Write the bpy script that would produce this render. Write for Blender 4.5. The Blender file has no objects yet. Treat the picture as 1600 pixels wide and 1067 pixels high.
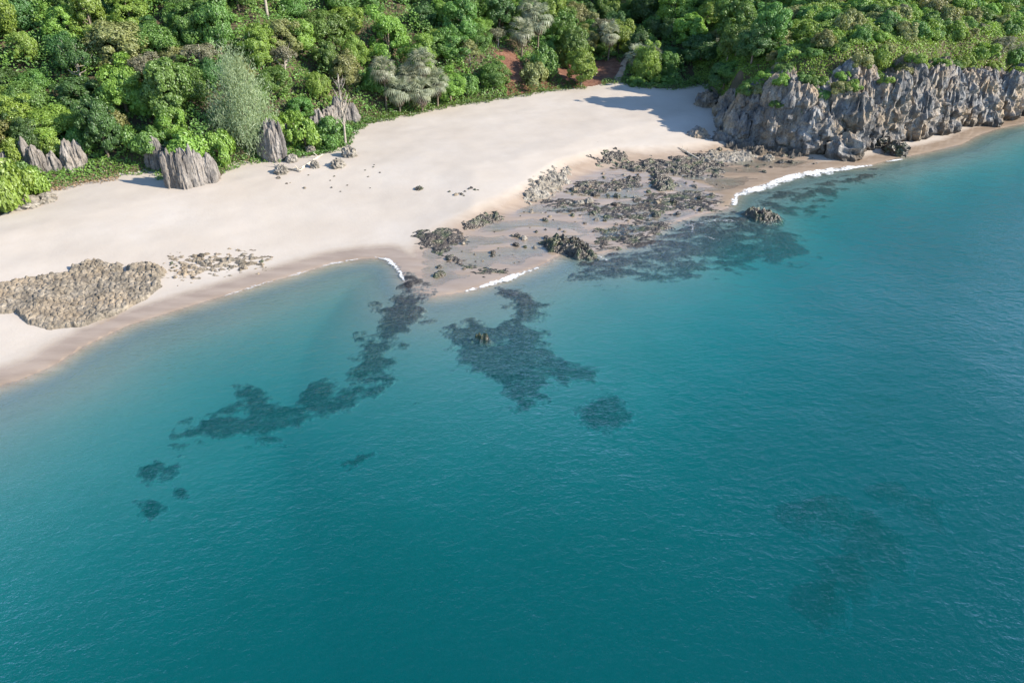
import bpy, math, random
import numpy as np
from math import radians as R

# ------------------------------------------------------------------ camera, world, sun, exposure
S = bpy.context.scene
COL = S.collection
CAM_H, PITCH, FPX = 40.0, R(32), 800 / math.tan(R(35))
cam = bpy.data.cameras.new('camera'); cam.sensor_fit = 'HORIZONTAL'; cam.angle = R(70)
cam.clip_start = 0.5; cam.clip_end = 6000
camo = bpy.data.objects.new('camera', cam); COL.objects.link(camo)
camo.location = (0, 0, CAM_H); camo.rotation_euler = (R(90) - PITCH, 0, 0)
S.camera = camo

SUN_EL = R(30)
SUN_DIR = np.array([math.cos(R(-14)) * math.cos(SUN_EL), math.sin(R(-14)) * math.cos(SUN_EL), math.sin(SUN_EL)])  # towards the sun
W = bpy.data.worlds.new('World'); S.world = W; W.use_nodes = True
wn = W.node_tree.nodes; wl = W.node_tree.links
sky = wn.new('ShaderNodeTexSky'); sky.sky_type = 'NISHITA'; sky.sun_disc = False
sky.sun_elevation = SUN_EL; sky.sun_rotation = math.atan2(SUN_DIR[0], SUN_DIR[1])
sky.air_density = 1.0; sky.dust_density = 0.15; sky.ozone_density = 3.5
wn['Background'].inputs['Strength'].default_value = 0.15
wl.new(sky.outputs['Color'], wn['Background'].inputs['Color'])
sun = bpy.data.lights.new('sun', 'SUN'); sun.energy = 5.0; sun.angle = R(0.55); sun.color = (1.0, 0.90, 0.75)
suno = bpy.data.objects.new('sun', sun); COL.objects.link(suno)
from mathutils import Vector
suno.rotation_euler = Vector((-SUN_DIR[0], -SUN_DIR[1], -SUN_DIR[2])).to_track_quat('-Z', 'Y').to_euler()
S.view_settings.view_transform = 'Standard'; S.view_settings.look = 'None'
S.view_settings.gamma = 1; S.view_settings.use_curve_mapping = False
S.view_settings.exposure = 0.92
S.render.engine = 'CYCLES'
S.cycles.use_denoising = True
S.cycles.max_bounces = 7; S.cycles.diffuse_bounces = 4; S.cycles.glossy_bounces = 2
S.cycles.transmission_bounces = 3; S.cycles.transparent_max_bounces = 8; S.cycles.volume_bounces = 0
S.cycles.caustics_reflective = False; S.cycles.caustics_refractive = False

rng = np.random.default_rng(7)
random.seed(7)

# ------------------------------------------------------------------ noise
_P = np.random.default_rng(3).permutation(512).astype(np.int64)
_G = np.random.default_rng(4).normal(size=(512, 3)); _G /= np.linalg.norm(_G, axis=1)[:, None]
def _h(i, j, k): return _P[(_P[(_P[i & 511] + j) & 511] + k) & 511]
def noise(x, y, z=0.0):
    x, y, z = np.broadcast_arrays(np.asarray(x, float), np.asarray(y, float), np.asarray(z, float))
    xi, yi, zi = (np.floor(a).astype(np.int64) for a in (x, y, z))
    xf, yf, zf = x - xi, y - yi, z - zi
    u, v, w = (t * t * t * (t * (t * 6 - 15) + 10) for t in (xf, yf, zf))
    out = 0
    for a in (0, 1):
        for b in (0, 1):
            for c in (0, 1):
                g = _G[_h(xi + a, yi + b, zi + c)]
                d = g[..., 0] * (xf - a) + g[..., 1] * (yf - b) + g[..., 2] * (zf - c)
                out = out + d * (u if a else 1 - u) * (v if b else 1 - v) * (w if c else 1 - w)
    return out * 1.5
def fbm(x, y, z=0.0, o=4):
    s, a = 0, 1.0
    for i in range(o):
        f = 2.03 ** i
        s = s + a * noise(x * f + 17.3 * i, y * f + 5.1 * i, np.asarray(z) * f + 3.7 * i); a *= 0.5
    return s
def ridged(x, y, z=0.0, o=3):
    s, a = 0, 1.0
    for i in range(o):
        f = 2.1 ** i
        s = s + a * (1 - 2 * np.abs(noise(x * f + 9.2 * i, y * f, np.asarray(z) * f + 1.7 * i))); a *= 0.5
    return s / 1.75
def sstep(a, b, x):
    t = np.clip((x - a) / (b - a), 0.0, 1.0); return t * t * (3 - 2 * t)
def worley(x, y, seed=0):
    xi, yi = np.floor(x).astype(np.int64), np.floor(y).astype(np.int64)
    f1 = np.full(x.shape, 9.0); f2 = np.full(x.shape, 9.0); idd = np.zeros(x.shape)
    for a in (-1, 0, 1):
        for b in (-1, 0, 1):
            h = _h(xi + a, yi + b, seed + 0 * xi)
            px, py = xi + a + 0.15 + 0.7 * ((h * 37) % 101) / 101, yi + b + 0.15 + 0.7 * ((h * 53) % 103) / 103
            d = np.hypot(px - x, py - y)
            n = d < f1
            f2 = np.where(n, f1, np.minimum(f2, d)); idd = np.where(n, ((h * 71) % 97) / 97, idd); f1 = np.minimum(f1, d)
    return f1, f2, idd

# ------------------------------------------------------------------ picture <-> place
_cp, _sp = math.cos(PITCH), math.sin(PITCH)
def ray(px, py):
    a = (px - 800) / FPX; b = (533.5 - py) / FPX
    return np.array([a, _cp + b * _sp, -_sp + b * _cp])
def un(px, py, z=0.0):
    d = ray(px, py); t = (z - CAM_H) / d[2]
    return (d[0] * t, d[1] * t)
def z_over(px, py, y):
    d = ray(px, py); return CAM_H + d[2] * y / d[1]
def proj(x, y, z):
    dz = z - CAM_H
    depth = y * _cp - dz * _sp; up = y * _sp + dz * _cp
    return 800 + FPX * x / depth, 533.5 - FPX * up / depth

def seg_dist(X, Y, pts, closed=False):
    d = np.full(X.shape, 1e9); P = list(pts) + ([pts[0]] if closed else [])
    for (x0, y0), (x1, y1) in zip(P[:-1], P[1:]):
        dx, dy = x1 - x0, y1 - y0; L = dx * dx + dy * dy + 1e-12
        t = np.clip(((X - x0) * dx + (Y - y0) * dy) / L, 0, 1)
        d = np.minimum(d, (X - x0 - t * dx) ** 2 + (Y - y0 - t * dy) ** 2)
    return np.sqrt(d)
def inside(X, Y, pts):
    r = np.zeros(X.shape, bool); n = len(pts)
    for i in range(n):
        x0, y0 = pts[i]; x1, y1 = pts[(i + 1) % n]
        if y0 == y1: continue
        c = ((y0 > Y) != (y1 > Y)) & (X < (x1 - x0) * (Y - y0) / (y1 - y0) + x0); r ^= c
    return r
def sdist(X, Y, pts, line=None):
    d = seg_dist(X, Y, line if line is not None else pts, closed=line is None)
    return np.where(inside(X, Y, pts), d, -d)

# ------------------------------------------------------------------ lay of the land
SHORE = [(-150, -40), (-95, 5), (-66, 35)] + [un(*p) for p in
    [(0, 602), (40, 590), (80, 573), (130, 541), (200, 508), (270, 486), (350, 462), (400, 446), (460, 429), (520, 411), (565, 404), (598, 402),
     (622, 414), (634, 436), (650, 456), (672, 463), (700, 460), (735, 453), (780, 438), (820, 424), (850, 412), (872, 398), (900, 392), (935, 397), (965, 388),
     (1010, 380), (1040, 352), (1085, 338), (1135, 326), (1152, 302), (1190, 289), (1240, 273), (1300, 263), (1360, 258), (1400, 247),
     (1440, 240), (1500, 226), (1530, 211), (1560, 201), (1600, 193)]] + [(140, 166), (220, 200), (400, 260)]
LAND = SHORE + [(400, 600), (-400, 600), (-400, -40)]
VEG = [(-140, 40), (-95, 70)] + [un(*p) for p in
    [(0, 343, 2.3), (38, 325, 2.4), (58, 300, 2.4), (130, 284, 2.5), (200, 274, 2.5), (240, 268, 2.5), (262, 290, 2.5), (345, 280, 2.5), (365, 256, 2.6), (410, 250, 2.7),
     (440, 250, 2.6), (500, 240, 2.8), (545, 226, 2.8), (566, 192, 3), (620, 182, 3), (700, 167, 3), (800, 151, 3), (870, 140, 3), (910, 137, 3),
     (965, 128, 3), (1000, 136, 3), (1060, 138, 3), (1100, 130, 3.2), (1112, 150, 2.8), (1120, 180, 2.4), (1140, 208, 2.0), (1200, 222, 1.6), (1250, 229, 1.3),
     (1290, 232, 1.0), (1335, 232, .8), (1380, 222, .8), (1430, 214, .8), (1470, 203, .9), (1500, 193, .9), (1540, 187, .9), (1600, 172, .9)]] + [(145, 175), (230, 215), (420, 290)]
HILL = VEG + [(420, 620), (-420, 620), (-420, 40)]
CLIFF_BASE = VEG[-16:]
FLAT = [un(*p, 0.2) for p in [(640, 392), (660, 372), (740, 340), (830, 300), (880, 268), (950, 248), (1060, 240), (1140, 228), (1230, 238), (1290, 250),
                              (1230, 268), (1150, 298), (1120, 325), (1010, 372), (930, 395), (870, 402), (780, 430), (700, 455), (660, 455), (640, 430)]]
CP = [(-67, 90, 2.5), (-63.6, 104.5, 2.5), (-49.8, 101.3, 2.5), (-43, 104.5, 2.5), (-36, 118, 3), (-28, 135.5, 3), (-12.6, 147, 3), (-2, 154, 3), (9.5, 160, 3), (23, 167, 3), (34, 168, 3), (43, 168, 3.2),
      (-85, 108, 9), (-70, 122, 11), (-52, 122, 9), (-50, 140, 18), (-34, 150, 13), (-80, 145, 23), (-100, 125, 19), (-18, 165, 14), (-30, 178, 25), (-60, 165, 29),
      (-4, 174, 13), (4, 172, 8.5), (-5, 195, 18), (12, 178, 4.5), (22, 185, 5), (30, 200, 7), (15, 205, 9), (20, 235, 24), (50, 230, 22),
      (45, 134, 12), (47, 150, 12), (50, 165, 12), (59, 132, 15), (75, 139, 14), (84, 145, 13.2), (102, 156, 12.6), (60, 150, 17), (80, 160, 17.5), (100, 175, 18.5), (72, 178, 20), (60, 192, 20),
      (44, 185, 10), (90, 205, 26), (130, 185, 17), (130, 210, 25), (-150, 90, 16), (-160, 200, 42), (0, 300, 46), (160, 300, 44), (-160, 60, 8), (200, 215, 16)]
CP = np.array(CP, float)
def _tps(r2): return 0.5 * r2 * np.log(r2 + 1e-9)
_n = len(CP)
_A = np.zeros((_n + 3, _n + 3)); _d2 = ((CP[:, None, :2] - CP[None, :, :2]) ** 2).sum(-1) / 1e4
_A[:_n, :_n] = _tps(_d2) + np.eye(_n) * 0.002; _A[:_n, _n] = 1; _A[:_n, _n + 1:] = CP[:, :2] / 100; _A[_n, :_n] = 1; _A[_n + 1:, :_n] = CP[:, :2].T / 100
_w = np.linalg.solve(_A, np.r_[CP[:, 2], 0, 0, 0])
def hill_z(X, Y):
    z = _w[_n] + _w[_n + 1] * X / 100 + _w[_n + 2] * Y / 100
    for i in range(_n):
        z = z + _w[i] * _tps(((X - CP[i, 0]) ** 2 + (Y - CP[i, 1]) ** 2) / 1e4)
    return np.clip(z, 1.0, 60)
def terrain(X, Y, full=False):
    X = np.asarray(X, float); Y = np.asarray(Y, float)
    ds = sdist(X, Y, LAND, SHORE); dv = sdist(X, Y, HILL, VEG)
    land = np.minimum(0.035 * ds + 0.05 * np.maximum(ds - 5, 0), 2.2 + 0.018 * np.maximum(ds - 25, 0)) + 0.05
    land = np.minimum(land, 3.0) + (0.12 * noise(X / 9, Y / 6) + 0.05 * noise(X / 3.1, Y / 2.2, 4)) * sstep(4, 14, ds)
    m = -ds
    sea = -(0.16 * (1 - np.exp(-np.maximum(m, 0) / 0.7)) + 0.055 * m + 0.055 * np.maximum(m - 6, 0) + 0.06 * np.maximum(m - 22, 0)) + 0.16 * noise(X / 12, Y / 8, 2) * sstep(2, 14, m)
    sea = sea - 0.07 * np.maximum(X - 12, 0) * sstep(4, 28, m)
    sea = np.maximum(sea, -11.0 + 0.3 * noise(X / 14, Y / 14))
    z = np.where(ds > 0, land, sea)
    fl = sstep(-1.5, 3.5, sdist(X, Y, FLAT)) * sstep(0, 1.5, ds)
    zf = -0.05 + 0.15 * fbm(X / 6.5, Y / 3.0, 5, 3) + 0.004 * ds
    z = z * (1 - fl) + np.maximum(zf, -0.12) * fl
    h = hill_z(X, Y) + 0.5 * fbm(X / 8, Y / 8, 1, 3) * sstep(2, 8, dv)
    cl = sstep(16, 8, seg_dist(X, Y, CLIFF_BASE[3:]))
    w = sstep(0, 3.5, dv) * (1 - cl) + sstep(2.0, 9.0, dv) * cl
    z = z * (1 - w) + np.maximum(h, z) * w
    if full: return z, ds, dv, fl
    return z
def at(px, py):
    d = ray(px, py); t = np.arange(28, 330, 0.2)
    X, Y, Z = d[0] * t, d[1] * t, CAM_H + d[2] * t
    below = terrain(X, Y) >= Z
    i = int(np.argmax(below)) if below.any() else len(t) - 1
    return np.array([X[i], Y[i], Z[i]])
REDBANK = [[tuple(at(*p)[:2]) for p in q] for q in (
    [(778, 84), (800, 84), (826, 118), (840, 140), (838, 150), (800, 152), (790, 128)],
    [(872, 112), (905, 96), (962, 94), (970, 112), (955, 131), (905, 138), (880, 138)],
    [(846, 100), (862, 100), (868, 138), (848, 138)])]
def tz(x, y): return float(terrain(np.array([x]), np.array([y]))[0])

# ------------------------------------------------------------------ materials
class NT:
    def __init__(s, name):
        s.m = bpy.data.materials.new(name); s.m.use_nodes = True; s.t = s.m.node_tree; s.n = s.t.nodes
        s.b = s.n['Principled BSDF']; s.out = s.n['Material Output']
    def new(s, kind, **kw):
        nd = s.n.new(kind)
        for k, v in kw.items():
            if k in nd.inputs: s.set(nd.inputs[k], v)
            else: setattr(nd, k, v)
        return nd
    def set(s, inp, v):
        if isinstance(v, bpy.types.NodeSocket): s.t.links.new(v, inp)
        else:
            if isinstance(v, tuple) and len(v) == 3 and inp.type == 'RGBA': v = (*v, 1)
            inp.default_value = v
    def pos(s, scale=(1, 1, 1)):
        g = s.new('ShaderNodeNewGeometry')
        mp = s.new('ShaderNodeMapping'); mp.inputs['Scale'].default_value = scale
        s.t.links.new(g.outputs['Position'], mp.inputs['Vector']); return mp.outputs[0]
    def noise(s, scale, detail=4, rough=0.55, vec=None, out='Fac'):
        nd = s.new('ShaderNodeTexNoise'); nd.inputs['Scale'].default_value = scale; nd.inputs['Detail'].default_value = detail; nd.inputs['Roughness'].default_value = rough
        s.t.links.new(vec if vec is not None else s.pos(), nd.inputs['Vector']); return nd.outputs[out]
    def ramp(s, fac, stops):
        r = s.new('ShaderNodeValToRGB'); e = r.color_ramp.elements
        while len(e) < len(stops): e.new(0.5)
        for el, (p, c) in zip(e, stops):
            el.position = p; el.color = (*c, 1) if isinstance(c, tuple) else (c, c, c, 1)
        s.t.links.new(fac, r.inputs[0]); return r.outputs[0]
    def mix(s, f, a, b, mode='MIX'):
        m = s.new('ShaderNodeMix'); m.data_type = 'RGBA'; m.blend_type = mode
        s.set(m.inputs['Factor'], f); s.set(m.inputs[6], a); s.set(m.inputs[7], b); return m.outputs[2]
    def math(s, op, a, b=0.0):
        m = s.new('ShaderNodeMath'); m.operation = op; s.set(m.inputs[0], a); s.set(m.inputs[1], b); return m.outputs[0]
    def attr(s, name):
        a = s.new('ShaderNodeAttribute'); a.attribute_name = name; return a.outputs['Fac']
    def bump(s, h, strength, dist, normal=None):
        b = s.new('ShaderNodeBump'); b.inputs['Strength'].default_value = strength; b.inputs['Distance'].default_value = dist
        s.t.links.new(h, b.inputs['Height'])
        if normal is not None: s.t.links.new(normal, b.inputs['Normal'])
        return b.outputs[0]
    def bsdf(s, **kw):
        for k, v in kw.items(): s.set(s.b.inputs[k.replace('_', ' ')], v)

def mat_sand():
    n = NT('sand')
    wet = n.attr('wet')
    big = n.noise(0.09, 4, 0.6); fine = n.noise(2.2, 5, 0.65); streak = n.noise(0.5, 4, 0.6, n.pos((0.35, 1.4, 1)))
    dry = n.ramp(big, [(0.3, (0.412, 0.36, 0.305)), (0.55, (0.452, 0.402, 0.348)), (0.75, (0.485, 0.44, 0.392))])
    dry = n.mix(n.math('MULTIPLY', n.ramp(fine, [(0.42, 0.0), (0.62, 1.0)]), 0.12), dry, (0.45, 0.38, 0.30))
    wetc = n.ramp(streak, [(0.35, (0.27, 0.205, 0.15)), (0.65, (0.345, 0.27, 0.205))])
    ww = n.math('ADD', wet, n.math('MULTIPLY', n.math('SUBTRACT', n.noise(0.7, 4, 0.6), 0.5), 0.35))
    f = n.ramp(ww, [(0.18, 0.0), (0.75, 1.0)])
    c = n.mix(f, dry, wetc)
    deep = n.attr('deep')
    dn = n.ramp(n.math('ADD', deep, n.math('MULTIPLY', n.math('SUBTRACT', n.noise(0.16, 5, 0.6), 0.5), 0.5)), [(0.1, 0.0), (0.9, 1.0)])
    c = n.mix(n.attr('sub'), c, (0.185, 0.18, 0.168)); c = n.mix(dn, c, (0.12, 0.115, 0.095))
    rough = n.ramp(f, [(0.35, 0.9), (1.0, 0.10)])
    n.bsdf(Base_Color=c, Roughness=rough)
    n.b.inputs['Specular IOR Level'].default_value = 0.5
    h = n.math('ADD', n.noise(3.5, 5, 0.65), n.math('MULTIPLY', n.noise(0.6, 3), 2.0))
    bm = n.new('ShaderNodeBump'); bm.inputs['Distance'].default_value = 0.14; n.t.links.new(h, bm.inputs['Height']); n.set(bm.inputs['Strength'], n.ramp(f, [(0.2, 0.14), (1.0, 0.05)]))
    n.set(n.b.inputs['Normal'], bm.outputs[0])
    return n.m
def mat_soil():
    n = NT('hillside_soil')
    red = n.attr('red')
    a = n.ramp(n.noise(0.35, 5, 0.6), [(0.35, (0.06, 0.055, 0.03)), (0.65, (0.12, 0.09, 0.055))])
    b = n.ramp(n.noise(0.8, 5, 0.65), [(0.3, (0.11, 0.048, 0.03)), (0.55, (0.19, 0.088, 0.055)), (0.75, (0.27, 0.16, 0.11))])
    f = n.ramp(n.math('ADD', red, n.math('MULTIPLY', n.math('SUBTRACT', n.noise(0.5, 4), 0.5), 0.6)), [(0.35, 0.0), (0.6, 1.0)])
    n.bsdf(Base_Color=n.mix(f, a, b), Roughness=0.95)
    n.set(n.b.inputs['Normal'], n.bump(n.noise(1.6, 6, 0.7), 0.8, 0.5))
    return n.m
def mat_rock(name, dark, mid, light, buff, bf=0.5, rough=0.9, vs=0.35, moss=None, fade=None, per=0.0, band=False):
    n = NT(name)
    p = n.pos((1, 1, vs))
    a = n.noise(0.9, 6, 0.65, p); b = n.noise(0.22, 4, 0.6)
    c = n.ramp(a, [(0.28, dark), (0.5, mid), (0.72, light)])
    c = n.mix(n.math('MULTIPLY', n.ramp(b, [(0.42, 0.0), (0.66, 1.0)]), bf), c, buff)
    vo = n.new('ShaderNodeTexVoronoi'); vo.inputs['Scale'].default_value = 2.3; vo.feature = 'F1'
    n.t.links.new(n.pos((1, 1, vs)), vo.inputs['Vector'])
    pit = n.ramp(n.noise(4.5, 5, 0.7, n.pos((1, 1, 0.6))), [(0.36, 1.0), (0.5, 0.0)])
    c = n.mix(n.math('MULTIPLY', pit, 0.55), c, tuple(x * 0.35 for x in dark))
    if moss:
        c = n.mix(n.ramp(n.noise(0.5, 5, 0.65), [(0.5, 0.0), (0.62, 0.85)]), c, moss)
    if fade:      # algae thin out towards bare sand at the rim of a patch
        ff = n.math('ADD', n.attr('cover'), n.math('MULTIPLY', n.math('SUBTRACT', n.noise(1.3, 5, 0.7), 0.5), 0.9))
        c = n.mix(n.ramp(ff, [(0.0, 0.0), (0.6, 1.0)]), fade, c)
    if band:      # dark tide stain along the foot
        sp = n.new('ShaderNodeSeparateXYZ'); n.t.links.new(n.pos(), sp.inputs[0])
        tide = n.ramp(n.math('ADD', n.math('MULTIPLY', sp.outputs['Z'], 0.4), n.math('MULTIPLY', n.noise(0.6, 4), 0.5)), [(0.55, 0.8), (0.95, 0.0)])
        c = n.mix(tide, c, (0.07, 0.058, 0.045))
    if per:       # each column has its own tone
        oi = n.new('ShaderNodeObjectInfo')
        c = n.mix(1.0, c, n.ramp(oi.outputs['Random'], [(0.0, 1.0 - per), (1.0, 1.0)]), 'MULTIPLY')
    n.bsdf(Base_Color=c, Roughness=rough)
    h = n.math('ADD', n.noise(3.0, 6, 0.7, p), n.math('MULTIPLY', vo.outputs['Distance'], 0.8))
    n.set(n.b.inputs['Normal'], n.bump(h, 0.7, 0.25))
    return n.m
def mat_leaf(name, col, var=0.35, hue=0.04, transl=0.34):
    n = NT(name)
    oi = n.new('ShaderNodeObjectInfo'); t = n.attr('tint')
    hs = n.new('ShaderNodeHueSaturation'); n.set(hs.inputs['Color'], col)
    n.set(hs.inputs['Hue'], n.math('ADD', 0.5 - hue * 0.85, n.math('MULTIPLY', oi.outputs['Random'], hue)))
    v = n.math('ADD', n.math('MULTIPLY', t, 0.75), n.math('ADD', 0.62 - var / 2, n.math('MULTIPLY', oi.outputs['Random'], var)))
    n.set(hs.inputs['Value'], v)
    d = n.new('ShaderNodeBsdfDiffuse'); tr = n.new('ShaderNodeBsdfTranslucent'); gl = n.new('ShaderNodeBsdfGlossy'); gl.inputs['Roughness'].default_value = 0.45
    n.set(d.inputs['Color'], hs.outputs[0])
    n.set(tr.inputs['Color'], n.mix(0.5, hs.outputs[0], (col[0] * 1.5, col[1] * 1.5, col[2] * 0.7)))
    n.set(gl.inputs['Color'], (0.9, 0.95, 1.0))
    m1 = n.new('ShaderNodeMixShader'); m1.inputs[0].default_value = transl
    n.t.links.new(d.outputs[0], m1.inputs[1]); n.t.links.new(tr.outputs[0], m1.inputs[2])
    m2 = n.new('ShaderNodeMixShader'); m2.inputs[0].default_value = 0.035
    n.t.links.new(m1.outputs[0], m2.inputs[1]); n.t.links.new(gl.outputs[0], m2.inputs[2])
    n.t.links.new(m2.outputs[0], n.out.inputs['Surface']); n.n.remove(n.b)
    return n.m
def mat_plain(name, c1, c2, scale=2.0, rough=0.9, bump=0.4):
    n = NT(name)
    n.bsdf(Base_Color=n.ramp(n.noise(scale, 5, 0.6), [(0.35, c1), (0.65, c2)]), Roughness=rough)
    n.set(n.b.inputs['Normal'], n.bump(n.noise(scale * 3, 4), bump, 0.1))
    return n.m
def mat_foam():
    n = NT('foam')
    n.bsdf(Base_Color=(0.80, 0.82, 0.83), Roughness=0.7)
    vo = n.new('ShaderNodeTexVoronoi'); vo.feature = 'DISTANCE_TO_EDGE'; vo.inputs['Scale'].default_value = 1.5
    wv = n.new('ShaderNodeVectorMath'); wv.operation = 'ADD'; n.t.links.new(n.pos(), wv.inputs[0]); n.t.links.new(n.noise(1.2, 3, 0.6, None, 'Color'), wv.inputs[1]); n.t.links.new(wv.outputs[0], vo.inputs['Vector'])
    net = n.math('SUBTRACT', 0.55, n.math('MULTIPLY', vo.outputs['Distance'], 2.2))
    k = n.math('ADD', n.math('MULTIPLY', n.attr('dens'), 1.15), n.math('ADD', n.math('MULTIPLY', net, 0.75), n.math('MULTIPLY', n.noise(3.5, 4, 0.7), 0.7)))
    n.set(n.b.inputs['Alpha'], n.math('MULTIPLY', n.ramp(n.math('SUBTRACT', k, 0.62), [(0.28, 0.0), (0.95, 1.0)]), n.ramp(n.attr('dens'), [(0.02, 0.0), (0.25, 1.0)])))
    return n.m
def mat_water():
    n = NT('sea_water')
    p1 = n.pos((1.0, 1.5, 1)); mp = n.new('ShaderNodeMapping'); mp.inputs['Rotation'].default_value = (0, 0, R(-28))
    n.t.links.new(p1, mp.inputs['Vector'])
    h = n.math('ADD', n.math('MULTIPLY', n.noise(0.25, 3, 0.5, mp.outputs[0]), 1.3),
               n.math('ADD', n.noise(1.1, 4, 0.65, mp.outputs[0]), n.math('MULTIPLY', n.noise(3.2, 3, 0.6, mp.outputs[0]), 0.35)))
    # patches of wind on the surface change how rough the ripples are
    wind = n.ramp(n.noise(0.03, 3, 0.5), [(0.3, 0.55), (0.7, 1.0)])
    bmp = n.new('ShaderNodeBump'); bmp.inputs['Distance'].default_value = 0.45
    n.set(bmp.inputs['Strength'], n.math('MULTIPLY', wind, 0.78)); n.t.links.new(h, bmp.inputs['Height'])
    lw = n.new('ShaderNodeLayerWeight'); lw.inputs['Blend'].default_value = 0.5; n.t.links.new(bmp.outputs[0], lw.inputs['Normal'])
    fr = n.math('ADD', 0.02, n.math('MULTIPLY', 0.98, n.math('POWER', lw.outputs['Facing'], 5.0)))   # Schlick reflectance of water, the same from both sides
    gl = n.new('ShaderNodeBsdfGlossy'); gl.inputs['Roughness'].default_value = 0.16; n.t.links.new(n.bump(h, 0.32, 0.3), gl.inputs['Normal'])
    tr = n.new('ShaderNodeBsdfTransparent')
    mx = n.new('ShaderNodeMixShader'); n.t.links.new(fr, mx.inputs[0]); n.t.links.new(tr.outputs[0], mx.inputs[1]); n.t.links.new(gl.outputs[0], mx.inputs[2])
    n.t.links.new(mx.outputs[0], n.out.inputs['Surface']); n.n.remove(n.b)
    ab = n.new('ShaderNodeVolumeAbsorption'); ab.inputs['Color'].default_value = (0.0, 0.795, 0.845, 1); ab.inputs['Density'].default_value = 0.37
    sc = n.new('ShaderNodeVolumeScatter'); sc.inputs['Color'].default_value = (0.003, 0.82, 0.73, 1); sc.inputs['Density'].default_value = 0.0375; sc.inputs['Anisotropy'].default_value = 0.0
    ad = n.new('ShaderNodeAddShader'); n.t.links.new(ab.outputs[0], ad.inputs[0]); n.t.links.new(sc.outputs[0], ad.inputs[1])
    n.t.links.new(ad.outputs[0], n.out.inputs['Volume'])
    return n.m

M = {
    'sand': mat_sand(), 'soil': mat_soil(), 'water': mat_water(),
    'cliff': mat_rock('limestone', (0.045, 0.047, 0.055), (0.20, 0.20, 0.205), (0.43, 0.42, 0.405), (0.46, 0.345, 0.225), 0.85, per=0.34, band=True),
    'spire': mat_rock('weathered_limestone', (0.085, 0.08, 0.08), (0.22, 0.205, 0.195), (0.42, 0.39, 0.36), (0.36, 0.29, 0.22), 0.35, vs=0.22, per=0.3),
    'ledge': mat_rock('beach_rock', (0.062, 0.055, 0.044), (0.20, 0.172, 0.135), (0.38, 0.33, 0.265), (0.31, 0.235, 0.155), 0.5, vs=1),
    'tide': mat_rock('tidal_rock', (0.018, 0.016, 0.015), (0.056, 0.049, 0.042), (0.165, 0.145, 0.12), (0.12, 0.088, 0.06), 0.45, 0.25, 1, moss=(0.07, 0.085, 0.04)),
    'pale': mat_rock('pale_coral_rock', (0.075, 0.07, 0.06), (0.23, 0.21, 0.18), (0.43, 0.40, 0.35), (0.27, 0.225, 0.165), 0.4, 0.85, 1),
    'reef': mat_rock('submerged_reef_rock', (0.007, 0.008, 0.011), (0.024, 0.025, 0.029), (0.095, 0.085, 0.075), (0.06, 0.05, 0.042), 0.5, 0.8, 1, fade=(0.19, 0.18, 0.165)),
    'foam': mat_foam(),
    'bark': mat_plain('bark', (0.11, 0.085, 0.06), (0.24, 0.20, 0.155), 3),
    'pale_bark': mat_plain('pale_bark', (0.22, 0.19, 0.155), (0.40, 0.36, 0.31), 3),
    'drift': mat_plain('driftwood', (0.36, 0.31, 0.25), (0.55, 0.49, 0.41), 4),
    'path': mat_plain('path_sand', (0.34, 0.24, 0.17), (0.48, 0.38, 0.29), 1.2),
    'dark_green': mat_leaf('leaves_dark_green', (0.064, 0.148, 0.038)),
    'mid_green': mat_leaf('leaves_mid_green', (0.108, 0.222, 0.046)),
    'bright_green': mat_leaf('leaves_bright_green', (0.18, 0.31, 0.052)),
    'olive': mat_leaf('leaves_olive', (0.21, 0.235, 0.085)),
    'grey_tan': mat_leaf('leaves_grey_tan', (0.20, 0.205, 0.125), 0.25),
    'casuarina': mat_leaf('needles_grey_green', (0.33, 0.40, 0.24), 0.1, 0.04, 0.45),
    'palm': mat_leaf('fronds_grey_green', (0.28, 0.31, 0.215), 0.25),
    'dead_frond': mat_leaf('fronds_dead', (0.20, 0.165, 0.12), 0.2),
    'creeper': mat_leaf('leaves_creeper', (0.075, 0.165, 0.03), 0.1),
    'straw': mat_leaf('straw', (0.28, 0.22, 0.12), 0.1),
}

# ------------------------------------------------------------------ mesh helpers
def mesh_np(name, V, F, mat, attrs=None, smooth=False, uniq=True):
    V = np.asarray(V, np.float32); F = np.asarray(F, np.int32); k = F.shape[1]
    me = bpy.data.meshes.new(name)
    me.vertices.add(len(V)); me.vertices.foreach_set('co', V.ravel())
    me.loops.add(F.size); me.loops.foreach_set('vertex_index', F.ravel())
    me.polygons.add(len(F)); me.polygons.foreach_set('loop_start', np.arange(0, F.size, k, dtype=np.int32))
    me.update(calc_edges=True)
    me.polygons.foreach_set('use_smooth', np.full(len(F), smooth))
    for an, av in (attrs or {}).items():
        a = me.attributes.new(an, 'FLOAT', 'POINT'); a.data.foreach_set('value', np.asarray(av, np.float32))
    me.materials.append(mat)
    me.validate(); return me
def obj(name, me, parent=None, loc=(0, 0, 0)):
    o = bpy.data.objects.new(name, me); COL.objects.link(o); o.location = loc
    if parent is not None: o.parent = parent
    return o
def tag(o, label=None, cat=None, group=None, kind=None):
    if label: o['label'] = label
    if cat: o['category'] = cat
    if group: o['group'] = group
    if kind: o['kind'] = kind
    return o
def grid_faces(nx, ny):
    i = np.arange(nx - 1)[None, :] + nx * np.arange(ny - 1)[:, None]
    return np.stack([i, i + 1, i + 1 + nx, i + nx], -1).reshape(-1, 4)
def compact(V, F, attrs=None):
    u, inv = np.unique(F, return_inverse=True)
    return V[u], inv.reshape(F.shape), {k: v[u] for k, v in (attrs or {}).items()}
def cat_mesh(parts):
    Vs, Fs, o = [], [], 0
    for V, F in parts:
        Vs.append(V); Fs.append(F + o); o += len(V)
    return np.concatenate(Vs), np.concatenate(Fs)
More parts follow.
